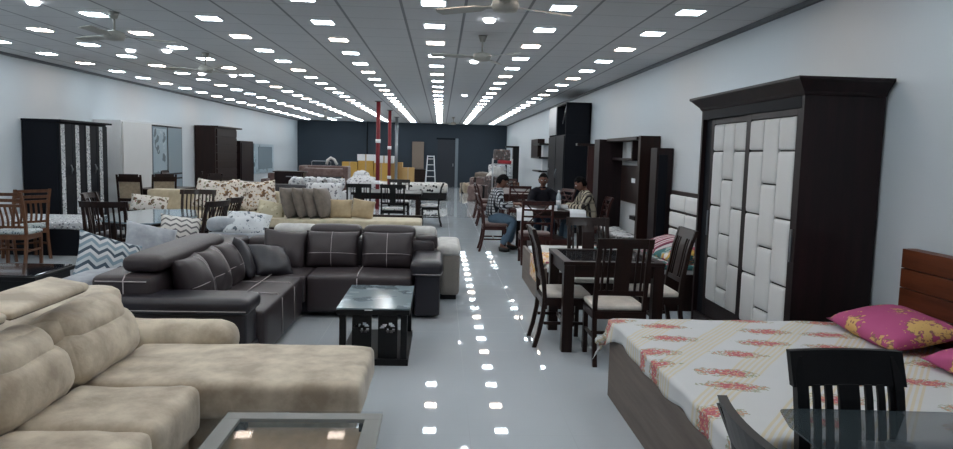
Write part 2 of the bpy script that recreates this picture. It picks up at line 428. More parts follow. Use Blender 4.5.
for x, y, l in [(.467, 11, 'round ceiling light just beyond the second fan of the middle row'), (.53, 17.4, 'round ceiling light farthest down the middle fan row'), (-4.07, 7.5, 'round ceiling light at top left, nearest the left wall'),
                (-4.6, 11, 'left one of two round ceiling lights beside the left fan'), (-4.04, 10.9, 'right one of two round ceiling lights beside the left fan'),
                (-4.6, 14.15, 'round ceiling light next to the far left fan'), (-4.05, 14.3, 'round ceiling light to the right of the far left fan')]:
    put(gl, (x, y, CEIL), 0, l)
# ---------------------------------------------------------------- ceiling fans
def make_fan():
    t = thing('ceiling_fan', '', 'ceiling fan', (0, 0, 0), 0, 'ceiling fans')
    b = nb(); lathe(b, [(.0, -.30), (.09, -.29), (.11, -.25), (.1, -.21), (.03, -.19), (.0, -.18)], 16); obj('motor', b, 'fan', t)
    b = nb(); tube(b, [(0, 0, -.2), (0, 0, -.02)], .012); obj('rod', b, 'fan', t)
    b = nb(); lathe(b, [(.0, -.07), (.03, -.07), (.055, 0), (.0, 0)], 12); obj('canopy', b, 'fan', t)
    for k in range(3):
        b = nb(); R = Rz(k*2*PI/3+.5) @ Rx(.18)
        prism(b, [(.09, -.02), (.18, -.025), (.24, -.06), (.6, -.065), (.62, 0), (.6, .05), (.24, .05), (.18, .025), (.09, .02)], -.004, .004, T((0, 0, -.25)) @ R)
        obj('blade', b, 'fan', t)
    return t
fan0 = make_fan()
fl = [(.47, 5.66, 'ceiling fan nearest the camera, at top centre right'), (.463, 8.66, 'second ceiling fan of the middle row'), (.45, 28.3, 'small far ceiling fan above the dark back door'),
      (-3.49, 7.95, 'ceiling fan nearest the left wall at upper left'), (-3.54, 11.07, 'second ceiling fan of the left row'), (-4.15, 25.98, 'far ceiling fan left of the red columns')]
for i, (x, y, l) in enumerate(fl):
    if i == 0: fan0.location = (x, y, CEIL); fan0['label'] = l
    else: put(fan0, (x, y, CEIL), .7*i, l)
# ---------------------------------------------------------------- columns
for X, Y, r, mt, l in [(-1.78, 20.4, .058, 'rugby', 'nearest red column with a white band, floor to ceiling'), (-1.76, 24.6, .055, 'rugby', 'farther red column with a white band'), (-1.82, 29.4, .06, 'chrome', 'bare grey metal column behind the red ones')]:
    t = thing('column', l, 'column', (X, Y, 0), 0, 'columns')
    b = nb(); tube(b, [(0, 0, 0), (0, 0, CEIL)], r, 14); obj('shaft', b, mt, t)
    if mt == 'rugby':
        for z in (.72, 1.88 if Y < 22 else 1.72):
            b = nb(); tube(b, [(0, 0, z), (0, 0, z+.1)], r+.012, 14); obj('band', b, 'white', t, label='white painted band')
    b = nb(); tube(b, [(0, 0, CEIL-.02), (0, 0, CEIL)], r+.05, 14); obj('cap', b, 'cove', t)
t = solo('pipe', tube(nb(), [(0, 0, 0), (0, 0, CEIL)], .035, 10), 'navy', 'thin dark vertical pipe at the back wall left of the red columns', 'pipe', (-3.55, 34.8, 0))
# ================================================================ RIGHT SIDE FURNITURE
# ---- sliding wardrobe with quilted doors (front faces -X)
def wx(bm, *a, **k): return bx(bm, *a, **k)
t = thing('sliding_wardrobe', 'tall dark wood sliding wardrobe with white quilted doors beside the floral bed', 'wardrobe', (2.865, 5.98, 0))
W = lambda n, b, m, p=None, **k: obj(n, b, m, p or t, world=True, **k)
b = nb(); bx(b, 2.56, 3.15, 5.01, 5.05, 0, 2.12); W('side_panel', b, 'wenge')
b = nb(); bx(b, 2.56, 3.15, 6.98, 7.02, 0, 2.12); W('side_panel', b, 'wenge')
b = nb(); bx(b, 3.12, 3.15, 5.05, 6.98, .1, 2.1); W('back_panel', b, 'wenge')
b = nb(); bx(b, 2.60, 3.12, 5.05, 6.98, 0, .12); bx(b, 2.565, 2.60, 5.05, 6.98, .0, .14, .004); W('plinth', b, 'wenge')
b = nb(); bx(b, 2.60, 3.12, 5.05, 6.98, 2.09, 2.12); bx(b, 2.557, 2.60, 5.051, 6.979, 2.037, 2.119); bx(b, 2.60, 2.64, 6.84, 6.98, .12, 2.05); W('top_frame', b, 'navy')
# flared cornice: stacked profile (front and two ends)
b = nb()
def ring(x, y0, y1, z): return [b.verts.new(p) for p in ((x, y0, z), (x, y1, z), (3.15, y1, z), (3.15, y0, z))]
rs = [ring(2.56-o, 5.01-o, 7.02+o, z) for o, z in ((0, 2.12), (.012, 2.13), (.02, 2.15), (.085, 2.215), (.10, 2.225), (.10, 2.245))]
for A, B in zip(rs, rs[1:]):
    for k in range(4): b.faces.new((A[k], A[(k+1) % 4], B[(k+1) % 4], B[k]))
b.faces.new(rs[0]); b.faces.new(rs[-1]); W('cornice', b, 'wenge')
def qdoor(x, y0, y1, z0, z1, lab, s=.075):
    b = nb(); bx(b, x+.024, x+.03, y0+s, y1-s, z0+.16, z1-.05)
    bx(b, x, x+.03, y0, y0+s, z0, z1, .003); bx(b, x, x+.03, y1-s, y1, z0, z1, .003)
    bx(b, x, x+.03, y0+s, y1-s, z0, z0+.16, .003); bx(b, x, x+.03, y0+s, y1-s, z1-.05, z1, .003)
    d = W('door', b, 'wenge', label=lab)
    a0, a1 = y0+s, y1-s; w_ = (a1-a0)/3; lo, hi = z0+.16, z1-.05
    for c in range(3):
        q = nb(); br = [1.73, 1.22, .72] if c != 1 else [1.47, .97, .47]
        edges = [hi]+[z for z in br if lo+.05 < z < hi]+[lo]
        for u, v in zip(edges, edges[1:]):
            soft(q, x-.008, x+.026, a0+c*w_+.003, a0+(c+1)*w_-.003, v+.006, u-.006, .018, 6)
        obj('quilted_panel', q, 'quilt', d, world=True)
    return d
d1 = qdoor(2.565, 5.03, 5.975, .14, 2.035, 'near sliding door with white quilting', .085)
d2 = qdoor(2.60, 5.965, 6.845, .14, 2.035, 'far sliding door set behind the near one')
b = nb(); bx(b, 2.552, 2.566, 5.06, 5.08, .92, 1.16, .003); obj('handle', b, 'metal', d1, world=True, label='long vertical metal handle')
b = nb(); bx(b, 2.588, 2.60, 6.80, 6.82, .92, 1.16, .003); obj('handle', b, 'metal', d2, world=True)
# ---- floral bed in front
BX0, BX1, BY0, BY1 = 1.19, 3.045, 2.70, 4.80
t = thing('bed', 'large wooden bed made up with a floral sheet in the right foreground', 'bed', (2.1, 3.75, 0))
b = nb(); bx(b, BX0, BX0+.035, BY0, BY1, 0, .44, .004); W('footboard', b, 'base')
for y in (BY0, BY1-.035):
    b = nb(); bx(b, BX0+.035, BX1, y, y+.035, 0, .40, .003); W('side_rail', b, 'base')
b = nb(); bx(b, BX0+.035, BX1, BY0+.035, BY1-.035, .25, .30); W('slat_deck', b, 'base')
b = nb(); soft(b, BX0+.02, BX1-.01, BY0+.02, BY1-.02, .30, .53, .05, 8); W('mattress', b, 'white')
b = nb()   # headboard: four wide horizontal boards with grooves
bx(b, 3.09, 3.15, BY0-.03, BY1-.25, .0, 1.1)
for k in range(6): bx(b, 3.055, 3.10, BY0-.03, BY1-.25, .33+k*.129, .33+k*.129+.124, .003)
W('headboard', b, 'head')
t_bed = t
# sheet draped over it: top, foot drop, side drops with folds
b = nb(); nx, ny = 70, 80; g = {}
ax = [(-.15)+(BX1-BX0)*i/nx+(.15*i/nx) for i in range(nx+1)]; ay = [-.16+(BY1-BY0+.32)*j/ny for j in range(ny+1)]
for i, a in enumerate(ax):
    for j, c in enumerate(ay):
        L = BY1-BY0; z = .548; x = BX0+a; y = BY0+c; n1 = noise.noise(Vector((a*2.2, c*2.2, 0)))*.010+noise.noise(Vector((a*7, c*6, 3)))*.004
        px = max(0, -a); e = max(0, -c) + max(0, c-L); s = 1 if c > L else -1
        if px > 0: x = BX0-.014-.008*math.sin(c*17)*min(1, px*8)-.01*noise.noise(Vector((c*5, 0, 0))); z -= px*(.72+.3*noise.noise(Vector((c*2.7, 4, 0)))) 
        if e > 0: y = (BY1+.012+.01*math.sin(a*15)) if s > 0 else (BY0-.012-.01*math.sin(a*15)); z -= e*.9
        if px <= 0 and e <= 0:
            ed = min(a, c, L-c); z -= .016*max(0, 1-ed/.05)**2 if ed < .05 else 0
            z += n1
        if px > 0 and e > 0: x -= .05*min(px, e)/.16; y += s*.04*min(px, e)/.16
        if c > L-.2 and px > 0: z -= .06*px/.15*(1-(L-c)/.2 if c < L else 1); x -= .035*px/.15
        g[i, j] = b.verts.new((x, y, z))
for i in range(nx):
    for j in range(ny):
        f = b.faces.new((g[i, j], g[i+1, j], g[i+1, j+1], g[i, j+1])); f.smooth = True
t2 = thing('bed_sheet', 'white bed sheet with red flowers and yellow stripes on the right foreground bed', 'bed sheet', (2.1, 3.75, .5))
sh = obj('cloth', b, 'sheet', t2, world=True)
sm = sh.modifiers.new('s', 'SOLIDIFY'); sm.thickness = .005; sm.offset = 1
b = nb(); lathe(b, [(.0, -.07), (.028, -.05), (.036, -.02), (.022, .0), (.035, .03), (.02, .05), (0, .055)], 9)
kn = obj('knotted_corner', b, 'sheet', t2); kn.location = (BX0-.05-2.1, BY1-.02-3.75, -.095); kn.rotation_euler = (.5, .9, 0)
def throw(name, label, cat, w_, h_, t_, loc, rot, mat, group=None, pinch=.09, wr=.15, stitch=None, seed=0):
    b = nb(); pil(b, w_, h_, t_, 14, pinch, None, wr, seed)
    o = solo(name, b, mat, label, cat, loc, rot, group)
    if stitch:
        q = nb()
        for hv, pos in stitch:
            pts = []
            for i in range(15):
                u = -.97+1.94*i/14; U, V_ = (pos, u) if hv == 'v' else (u, pos)
                z = t_/2*((1-U*U)*(1-V_*V_))**.42+.002
                pts.append((w_/2*U*(1-pinch*(1-V_*V_)*abs(U)), h_/2*V_*(1-pinch*(1-U*U)*abs(V_)), z))
            tube(q, pts, .0032, 5)
        obj('stitching', q, 'stitch', o, label='pale contrast stitching')
    return o
throw('pillow', 'pink pillow with yellow flowers, farther of two on the floral bed', 'pillow', .46, .80, .17, (2.84, 4.27, .645), (0, -.22, -.08), 'pinkpillow', 'pink pillows', .04)
throw('pillow', 'pink pillow cut off by the right edge, nearer of two on the floral bed', 'pillow', .46, .74, .16, (2.90, 3.38, .64), (0, -.2, .05), 'pinkpillow', 'pink pillows', .04, seed=5)
# ---- generic chair (faces +Y, seat centre above the origin)
def chair(name, label, group, wood_, seat_m, style='splat', h=.98, w_=.43, d=.42, sh=.45, arms=False):
    t = thing(name, label, 'chair', (0, 0, 0), 0, group)
    for s in (-1, 1):
        b = nb(); bar(b, [(s*(w_/2-.025), d/2-.03, 0), (s*(w_/2-.022), d/2-.03, sh-.05)], .036, .036); obj('leg', b, wood_, t)
    yb = -d/2
    cv = [(-.065, 0), (-.03, .12), (.0, .28), (.012, sh-.02), (.0, .58), (-.03, .74), (-.05, .86), (-.10, h)]
    if style in ('slats',): cv = [(-.05, 0), (0, .3), (0, sh), (-.02, .65), (-.05, .8), (-.10, h-.02)]
    post = lambda s, f=1: [(s*(w_/2-.018), yb+.02+y*f, z) for y, z in cv]
    for s in (-1, 1):
        b = nb(); bar(b, post(s), .034, .036); obj('leg', b, wood_, t, label='rear leg rising as the back post')
    def yat(z):
        for (y0, z0), (y1, z1) in zip(cv, cv[1:]):
            if z0 <= z <= z1: return yb+.02+y0+(y1-y0)*(z-z0)/(z1-z0)
        return yb+.02+cv[-1][0]
    b = nb(); hw = w_/2-.01
    for y in (d/2-.035, yb+.02): bx(b, -hw, hw, y-.01, y+.012, sh-.08, sh-.02)
    for s in (-1, 1): bx(b, s*hw-.012, s*hw+.012, yb+.03, d/2-.03, sh-.08, sh-.02)
    bx(b, -hw, hw, yb+.03, d/2-.02, sh-.03, sh-.015); obj('seat_frame', b, wood_, t)
    b = nb(); soft(b, -w_/2+.004, w_/2-.004, yb+.035, d/2+.012, sh-.02, sh+.03, .022, 6, .018)
    obj('seat', b, seat_m, t)
    b = nb()
    for s in (-1, 1): bx(b, s*(w_/2-.022)-.009, s*(w_/2-.022)+.009, yb+.03, d/2-.03, .20, .225)
    bx(b, -w_/2+.02, w_/2-.02, -.01, .01, .2, .225); obj('stretcher', b, wood_, t)
    def slat(bm, x0, x1, z0, z1, th=.014, n=5):
        bar(bm, [((x0+x1)/2, yat(z0+(z1-z0)*i/n), z0+(z1-z0)*i/n) for i in range(n+1)], abs(x1-x0), th)
    def rail(bm, z0, z1, ext=0, dy=0, th=.026, bow=.0, flare=0):
        za, zb = (z0, z1); pr = [(yat(za)-th/2+dy, za), (yat(za)+th/2+dy, za), (yat(zb)+th/2+dy, zb), (yat(zb)-th/2+dy, zb)]
        sweep_x(bm, pr, -w_/2-ext, w_/2+ext, None, 8, lambda x: (-bow*(1-(x/(w_/2))**2), 0))
    b = nb()
    if style == 'splat':
        rail(b, h-.075, h+.005, .008); rail(b, .56, .60, -.03, th=.02); slat(b, -.062, .062, .6, h-.07, .016)
        for x in (-.155, -.11, .11, .155): slat(b, x-.009, x+.009, .6, h-.07, .014)
    elif style == 'slats':
        rail(b, h-.125, h, .012, th=.03, bow=.02); rail(b, .53, .56, -.03, th=.02, bow=.015); slat(b, -.04, .04, .55, h-.12, .014)
        for x in (.078, .126): slat(b, x-.014, x+.014, .55, h-.12, .012); slat(b, -x-.014, -x+.014, .55, h-.12, .012)
        for x in (-.175, .175): slat(b, x-.018, x+.018, .55, h-.12, .012)
    elif style == 'curved':
        rail(b, h-.07, h, .02, th=.03, bow=.06); rail(b, .53, .56, 0, th=.02, bow=.05)
        for k in range(7):
            x = -.165+.055*k; dy = -.055*(1-(x/(w_/2))**2)
            bar(b, [(x, yat(z)+dy, z) for z in (.54, .7, .82, h-.05)], .02, .014)
    elif style == 'ladder':
        rail(b, h-.06, h, .0, th=.028, bow=.02)
        for z in (.62, .72, .82): rail(b, z, z+.028, -.02, th=.018, bow=.03)
        for s in (-1, 1): tube(b, [(s*.17, yat(.58), .58), (s*.06, yat(.7)-.02, .72), (-s*.06, yat(.8)-.02, .80), (-s*.17, yat(.9), .92)], .011, 6)
    elif style == 'bars3':
        for z in (h-.05, h-.13, h-.2): rail(b, z, z+.042, 0, th=.024, bow=.015)
        rail(b, .52, .55, 0, th=.02)
        for x in (-.13, -.065, 0, .065, .13): bar(b, [(x+.012*math.sin((z-.5)*14), yat(z), z) for z in (.54, .6, .66, .72, h-.19)], .026, .014)
    elif style == 'panel':
        rail(b, h-.14, h-.04, .0, th=.03, bow=.0); q = nb(); rail(q, .56, .62, -.02, th=.024); obj('cross_rail', q, wood_, t)
        sweep_x(b, [(yat(h)-.013, h-.05), (yat(h)+.013, h-.05), (yat(h)+.012, h+.01), (yat(h)-.012, h+.01)], -w_*.38, w_*.38, None, 4)
        q = nb(); bar(q, [(0, yat(z)+.012, z) for z in (.62, .74, h-.13)], w_-.09, .03); obj('back_panel', q, 'linen', t, label='beige upholstered back panel')
    obj('backrest', b, wood_, t)
    if arms:
        for s in (-1, 1):
            b = nb(); bar(b, [(s*(w_/2+.01), d/2-.08, sh-.04), (s*(w_/2+.02), d/2-.10, .65)], .03, .035)
            bx(b, s*(w_/2+.015)-.025, s*(w_/2+.015)+.025, yb, d/2-.06, .65, .68, .008); obj('armrest', b, wood_, t)
    return t
def place(o, x, y, rz): o.location = (x, y, 0); o.rotation_euler = (0, 0, rz); return o
# ---- dark dining set beside the wardrobe
gch = 'dark dining chairs with cream seats'
c0 = place(chair('dining_chair', 'cream-seated dark chair with its back to the camera at the table by the wardrobe', gch, 'dark', 'cream', 'splat', 1.02), 1.44, 5.72, 0)
put(c0, (1.09, 6.22, 0), -PI/2, 'dark wood chair with cream seat at the left end of the dining table, side view')
put(c0, (1.52, 6.99, 0), PI, 'dark wood chair at the far side of the dining table, facing the camera')
put(c0, (1.95, 6.33, 0), PI/2, 'dark wood chair with cream seat between dining table and quilted wardrobe')
t = thing('dining_table', 'dark wood dining table with thick square legs and inset top near the quilted wardrobe', 'dining table', (1.6, 6.35, 0))
X0, X1, Y0, Y1 = 1.04, 1.90, 5.86, 6.72
b = nb(); fr = .07
for a in ((X0, X1, Y0, Y0+fr), (X0, X1, Y1-fr, Y1), (X0, X0+fr, Y0+fr, Y1-fr), (X1-fr, X1, Y0+fr, Y1-fr)): bx(b, *a, .745, .775, .003)
tp = W('tabletop', b, 'dark'); b = nb(); bx(b, X0+fr, X1-fr, Y0+fr, Y1-fr, .755, .768); obj('glass_panel', b, glass('dark_table_glass', '2a2c30', .03, .5), tp, world=True)
b = nb()
for a in ((X0+.03, X1-.03, Y0+.03, Y0+.055), (X0+.03, X1-.03, Y1-.055, Y1-.03), (X0+.03, X0+.055, Y0+.06, Y1-.06), (X1-.055, X1-.03, Y0+.06, Y1-.06)): bx(b, *a, .64, .745)
for k in range(8): bx(b, X0+.08+k*.1, X0+.11+k*.1, Y0+.055, Y1-.055, .66, .675)
W('apron', b, 'darkx')
for x in (X0+.005, X1-.095):
    for y in (Y0+.005, Y1-.095):
        b = nb(); bx(b, x, x+.09, y, y+.09, 0, .745, .004); W('leg', b, 'brown' if False else 'dark')
# ---- black slat chair and glass table in the right foreground
cf = chair('dining_chair', 'black slat-back chair facing the camera behind the glass table, right foreground', 'black slat-back chairs', 'black', 'blackleather', 'slats', .94, .42)
place(cf, 1.555, 2.31, PI+.02)
put(cf, (1.14, 1.835, 0), -PI/2-.06, 'black chair seen from the side at the bottom edge, left of the glass table', 'black slat-back chairs')
t = thing('glass_dining_table', 'glass-topped dining table cut off by the bottom right corner', 'dining table', (1.9, 1.85, 0))
b = nb(); poly = [(1.20, 2.30), (1.24, 2.45), (1.34, 2.455), (2.50, 2.40), (2.56, 2.3), (2.56, 1.35), (1.30, 1.30), (1.20, 1.4)]
prism(b, poly, .75, .762); bmesh.ops.bevel(b, geom=b.edges[:], offset=.003, segments=2, affect='EDGES'); W('tabletop', b, M['darkglass'])
for x, y in ((1.50, 2.16), (2.3, 2.16), (1.50, 1.55), (2.3, 1.55)):
    b = nb(); bar(b, [(x, y, 0), (x, y, .735)], .06, .06); lathe(b, [(0, .735), (.045, .735), (.045, .75), (0, .75)], 12, T((x, y, 0))); W('leg', b, 'black')
b = nb(); bx(b, 1.50, 2.3, 2.14, 2.18, .66, .72); bx(b, 1.50, 2.3, 1.53, 1.57, .66, .72); W('apron', b, 'black')
# ---- second bed with bright bedding, quilted headboard
t = thing('bed', 'low wooden bed with bright bedding behind the dining table, quilted headboard', 'bed', (2.1, 8.5, 0))
b = nb(); bx(b, 1.12, 1.16, 7.55, 9.50, .0, .44, .004); W('footboard', b, 'base')
for y in (7.55, 9.46): b = nb(); bx(b, 1.16, 3.1, y, y+.04, 0, .4); W('side_rail', b, 'dark')
b = nb(); soft(b, 1.17, 3.08, 7.6, 9.45, .25, .46, .04, 6); W('mattress', b, 'white')
b = nb(); bx(b, 3.10, 3.15, 7.55, 9.5, 0, 1.23, .004); hb = W('headboard', b, 'dark')
b = nb()
for z0, z1 in ((.98, 1.18), (.76, .95), (.54, .73)):
    for k in range(3): soft(b, 3.065, 3.11, 7.62+k*.61, 8.22+k*.61, z0, z1, .02, 6)
obj('quilted_panel', b, 'quilt', hb, world=True)
b = nb(); soft(b, 1.9, 3.04, 7.58, 9.2, .44, .495, .02, 10, .01, wr=.012)
tag(obj('bed_sheet', b, 'multisheet'), 'bright multicoloured sheet on the bed behind the dining table', 'bed sheet')
b = nb(); soft(b, 1.28, 1.88, 7.8, 9.3, .455, .475, .01, 8, .0, wr=.008)
tag(obj('folded_cloth', b, 'palefab'), 'pale folded cloth across the foot of the bed behind the dining table', 'cloth')
b = nb(); soft(b, 1.125, 1.45, 7.75, 8.55, .455, .49, .01, 8, wr=.006)
for k in range(1): bx(b, 1.095, 1.115, 7.8, 8.5, .22, .475, .004)
tag(obj('printed_cloth', b, 'orangecloth'), 'orange and pink printed cloth hanging over the low bed end', 'cloth')
throw('pillow', 'red and white striped pillow on the bed behind the dining table', 'pillow', .45, .7, .2, (2.74, 8.55, .60), (0, -.3, 0), 'pinkstripe', None, .03)
throw('pillow', 'yellow flowered pillow beside the striped pillow', 'pillow', .42, .6, .15, (2.72, 7.95, .58), (0, -.25, .1), 'multisheet', None, .03)
# ---- door-like cabinet, TV unit
t = thing('tall_cabinet', 'narrow dark cabinet with inset front between TV unit and quilted headboard', 'cabinet', (3.0, 9.85, 0))
b = nb(); bx(b, 2.93, 3.16, 9.66, 9.95, 0, 1.79, .004); W('body', b, 'wenge')
b = nb(); bx(b, 2.96, 3.08, 9.645, 9.665, .1, 1.70, .003); W('door', b, 'navy', label='bluish black inset door')
t = thing('tv_unit', 'tall brown wall unit with two side columns, shelves and a low bench', 'tv unit', (2.95, 11.3, 0))
b = nb(); bx(b, 2.87, 3.16, 10.28, 10.40, 0, 1.97, .004); W('side_column', b, 'dark')
b = nb(); bx(b, 2.72, 3.16, 12.3, 12.7, 0, 1.95, .004); W('side_column', b, 'wenge')
b = nb(); bx(b, 2.84, 3.16, 10.40, 12.3, 1.91, 1.96, .003); W('top_shelf', b, 'dark')
b = nb(); bx(b, 3.13, 3.165, 10.40, 12.3, .2, 1.91); W('back_panel', b, 'white', label='white back board')
b = nb(); bx(b, 3.07, 3.13, 10.85, 12.1, .92, 1.52, .003); tvp = W('tv_panel', b, 'dark')
b = nb(); bx(b, 3.062, 3.07, 11.2, 11.4, 1.25, 1.32); obj('price_card', b, 'paper', tvp, world=True)
b = nb(); bx(b, 2.95, 3.13, 10.9, 12.28, 1.60, 1.64, .003); bx(b, 2.92, 3.13, 10.9, 10.95, 1.6, 1.91); W('wall_shelf', b, 'wenge')
b = nb(); bx(b, 3.0, 3.13, 10.9, 11.2, .68, .74); W('set_top_shelf', b, 'black')
b = nb(); bx(b, 2.62, 3.12, 10.42, 12.28, .30, .42, .004); bx(b, 2.7, 3.12, 10.44, 12.26, 0, .3); W('bench', b, 'black')
b = nb(); bx(b, 2.95, 3.16, 13.1, 13.15, .3, 1.95); bx(b, 2.95, 3.16, 12.71, 12.75, .3, 1.95)
for z in (.3, .7, 1.1, 1.5, 1.91): bx(b, 2.95, 3.16, 12.75, 13.1, z, z+.03)
W('display_column', b, 'white', label='white open display shelves on the far end')
for i, (x, y, l) in enumerate([(2.85, 11.6, 'crumpled pale cloth lying on the TV unit bench'), (2.83, 10.9, 'folded papers lying on the TV unit bench near the side column')]):
    b = nb(); soft(b, -.16, .16, -.25, .25, 0, .05, .02, 8, .02, wr=.03, seed=i*7); solo('cloth_bundle' if i == 0 else 'paper_stack', b, 'whitefold', l, 'cloth' if i == 0 else 'papers', (x, y, .42))
# ---- leaning red-brown panel with top shelf, tall cabinets
t = thing('wall_panel_unit', 'red-brown upright panel with a short top shelf beside the tall dark cabinets', 'panel', (3.0, 14.5, 0))
b = nb(); bx(b, 2.98, 3.16, 14.5, 14.58, 0, 1.90, .003); W('panel', b, 'red'); b = nb(); bx(b, 2.74, 3.16, 14.42, 14.62, 1.86, 1.91, .003); W('shelf', b, 'dark')
t = thing('tall_wardrobe', 'very tall black wardrobe reaching almost to the ceiling on the right wall', 'wardrobe', (2.88, 16.3, 0))
b = nb(); bx(b, 2.62, 3.16, 15.2, 17.45, 0, 2.1, .004); W('body', b, 'navy')
b = nb(); bx(b, 2.62, 3.16, 15.2, 15.23, 2.1, 2.78); bx(b, 2.62, 3.16, 17.42, 17.45, 2.1, 2.78); bx(b, 2.62, 3.16, 15.2, 17.45, 2.75, 2.78); bx(b, 3.12, 3.16, 15.2, 17.45, 2.1, 2.78); bx(b, 2.62, 3.16, 16.32, 16.36, 2.1, 2.78)
W('loft_box', b, 'navy', label='open overhead box')
b = nb(); bx(b, 2.60, 2.62, 16.38, 17.43, 2.12, 2.76, .003); W('loft_door', b, 'chrome', label='pale closed loft door')
for y in (15.24, 16.35):
    b = nb(); bx(b, 2.60, 2.62, y, y+1.06, .05, 2.08, .003); d_ = W('door', b, 'navy')
    q = nb(); tube(q, [(2.585, y+.95, 1.15), (2.57, y+.9, 1.25), (2.585, y+.85, 1.35)], .012); obj('handle', q, 'chrome', d_, world=True)
b = nb(); tube(b, [(2.64, 15.28, 2.72), (2.64, 15.7, 2.35)], .012); W('stay_arm', b, 'metal')
# ---- wall shelf, black stand farther down the right wall
t = thing('wall_shelf', 'white wall shelf with dark box beyond the tall black wardrobe', 'shelf', (3.1, 22, 0))
b = nb(); bx(b, 3.0, 3.16, 21.2, 21.5, .6, 2.0); W('upright', b, 'white'); 
for z in (1.15, 1.55, 1.95): b = nb(); bx(b, 2.85, 3.16, 20.9, 22.3, z, z+.05); W('shelf_board', b, 'black')
b = nb(); bx(b, 2.95, 3.16, 22.0, 23.6, 1.55, 2.15, .004); W('wall_box', b, 'dark')
t = thing('tall_stand', 'slim black upright display stand with a short top arm near the far right wall', 'stand', (2.9, 27.3, 0))
b = nb(); bx(b, 2.72, 2.95, 27.2, 27.5, 0, 1.95, .004); W('post', b, 'black'); b = nb(); bx(b, 2.45, 2.95, 27.2, 27.45, 1.9, 1.97, .004); W('top_arm', b, 'black')
# ================================================================ LEFT SIDE: SOFAS
t = thing('sectional_sofa', 'beige suede sectional sofa with chaise in the left foreground', 'sofa', (-1.6, 3.2, 0))
b = nb(); soft(b, -2.2, -1.28, 1.3, 4.7, .06, .27, .03, 6); soft(b, -1.3, -.45, 3.66, 4.36, .06, .27, .03, 6); W('base', b, 'beige')
for x, y in ((-2.1, 1.4), (-2.1, 4.6), (-.55, 3.75), (-.55, 4.28), (-1.36, 1.4)): b = nb(); lathe(b, [(.03, 0), (.035, .065), (.0, .065)], 10, T((x, y, 0))); W('foot', b, 'black')
b = nb(); soft(b, -1.80, -.385, 3.60, 4.385, .255, .455, .045, 14, .012, wr=.007); W('chaise_cushion', b, 'beige')
for y in (3.01, 2.42, 1.83): b = nb(); soft(b, -1.80, -1.185, y, y+.575, .21, .455, .05, 12, .012, .012, wr=.009, seed=y); W('seat_cushion', b, 'beige')
b = nb(); soft(b, -2.26, -1.98, 1.3, 4.60, .1, .77, .08, 10, wr=.01); W('back_frame', b, 'beige')
for i, (y0, y1) in enumerate(((3.50, 4.24), (2.83, 3.49), (2.16, 2.82), (1.49, 2.15))):
    lean = T((-1.92, 0, .42)) @ Ry(-.26) @ T((1.92, 0, -.42))
    b = nb(); soft(b, -2.00, -1.70, y0, y1, .40, .69, .10, 14, .0, .03, lean, .012, i); soft(b, -1.98, -1.73, y0+.02, y1-.03, .56, .80, .115, 16, .0, .03, lean, .018, i+9)
    W('back_cushion', b, 'beige')
for i, (y0, y1) in enumerate(((3.16, 3.86), (2.44, 3.14), (1.72, 2.42))):
    mx = T((-1.95, 0, .91)) @ Ry(.16) @ T((1.95, 0, -.91))
    b = nb(); soft(b, -2.07, -1.85, y0, y1, .885, .93, .022, 10, .006, .004, mx, .004, i); h = W('headrest', b, 'beige')
    q = nb(); soft(q, -1.885, -1.855, y0+.01, y1-.01, .88, .905, .012, 6, Mx=mx); obj('piping', q, 'beige_dark', h, world=True, label='darker piped lower edge')
b = nb(); soft(b, -2.1, -1.31, 4.40, 4.66, .08, .46, .06, 8); soft(b, -2.05, -1.27, 4.38, 4.68, .32, .555, .115, 16, .0, .0, None, .010); W('arm', b, 'beige')
# glass coffee table in front
t = thing('coffee_table', 'glass-topped coffee table at the bottom edge beside the beige chaise', 'coffee table', (-.6, 2.75, 0))
X0, X1, Y0, Y1 = -.95, -.245, 2.1, 3.23
b = nb(); fr = .075
for a in ((X0, X1, Y0, Y0+fr), (X0, X1, Y1-fr, Y1), (X0, X0+fr, Y0+fr, Y1-fr), (X1-fr, X1, Y0+fr, Y1-fr)): bx(b, *a, .425, .443, .002)
W('top_frame', b, plain('grey_top_frame', '8b8984', .4), label='pale grey top frame'); b = nb(); bx(b, X0, X1, Y0, Y1, .444, .452, .002); W('glass_top', b, M['glass'])
for x in (X0+.04, X1-.1):
    for y in (Y0+.03, Y1-.09): b = nb(); bx(b, x, x+.06, y, y+.06, 0, .425, .003); W('leg', b, 'dark')
b = nb(); bx(b, X0+.04, X1-.04, Y0+.04, Y1-.04, .36, .39, .003); W('shelf', b, wood('brown_shelf', '77603f', '927a58'))
# ---- dark brown leather sectional
t = thing('sectional_sofa', 'dark brown leather L-shaped sofa with pale stitching in the middle left', 'sofa', (-1.4, 6.5, 0))
BL = 'brownleather'
b = nb(); bx(b, -2.5, -1.36, 5.15, 7.85, .04, .22, .01); bx(b, -1.4, -.25, 7.06, 7.85, .04, .22, .01); W('base', b, 'blackleather')
b = nb(); soft(b, -2.05, -1.32, 5.42, 6.98, .05, .42, .035, 10, .01); W('seat', b, BL, label='long seat of the left wing')
b = nb(); soft(b, -2.05, -1.30, 6.985, 7.72, .15, .415, .03, 8, .008); W('seat', b, BL, label='corner seat')
b = nb(); soft(b, -1.295, -.26, 6.99, 7.72, .06, .42, .035, 10, .01); W('seat', b, BL, label='wide seat of the rear wing')
q = nb(); z = .43
for yy in (6.05, 6.55): tube(q, [(-2.0, yy, z+.004), (-1.6, yy, z+.008), (-1.36, yy, z), (-1.318, yy, z-.04), (-1.313, yy, .08)], .0048, 5)
tube(q, [(-1.62, 5.5, z+.006), (-1.62, 6.2, z+.01), (-1.62, 6.95, z+.004)], .0048, 5)
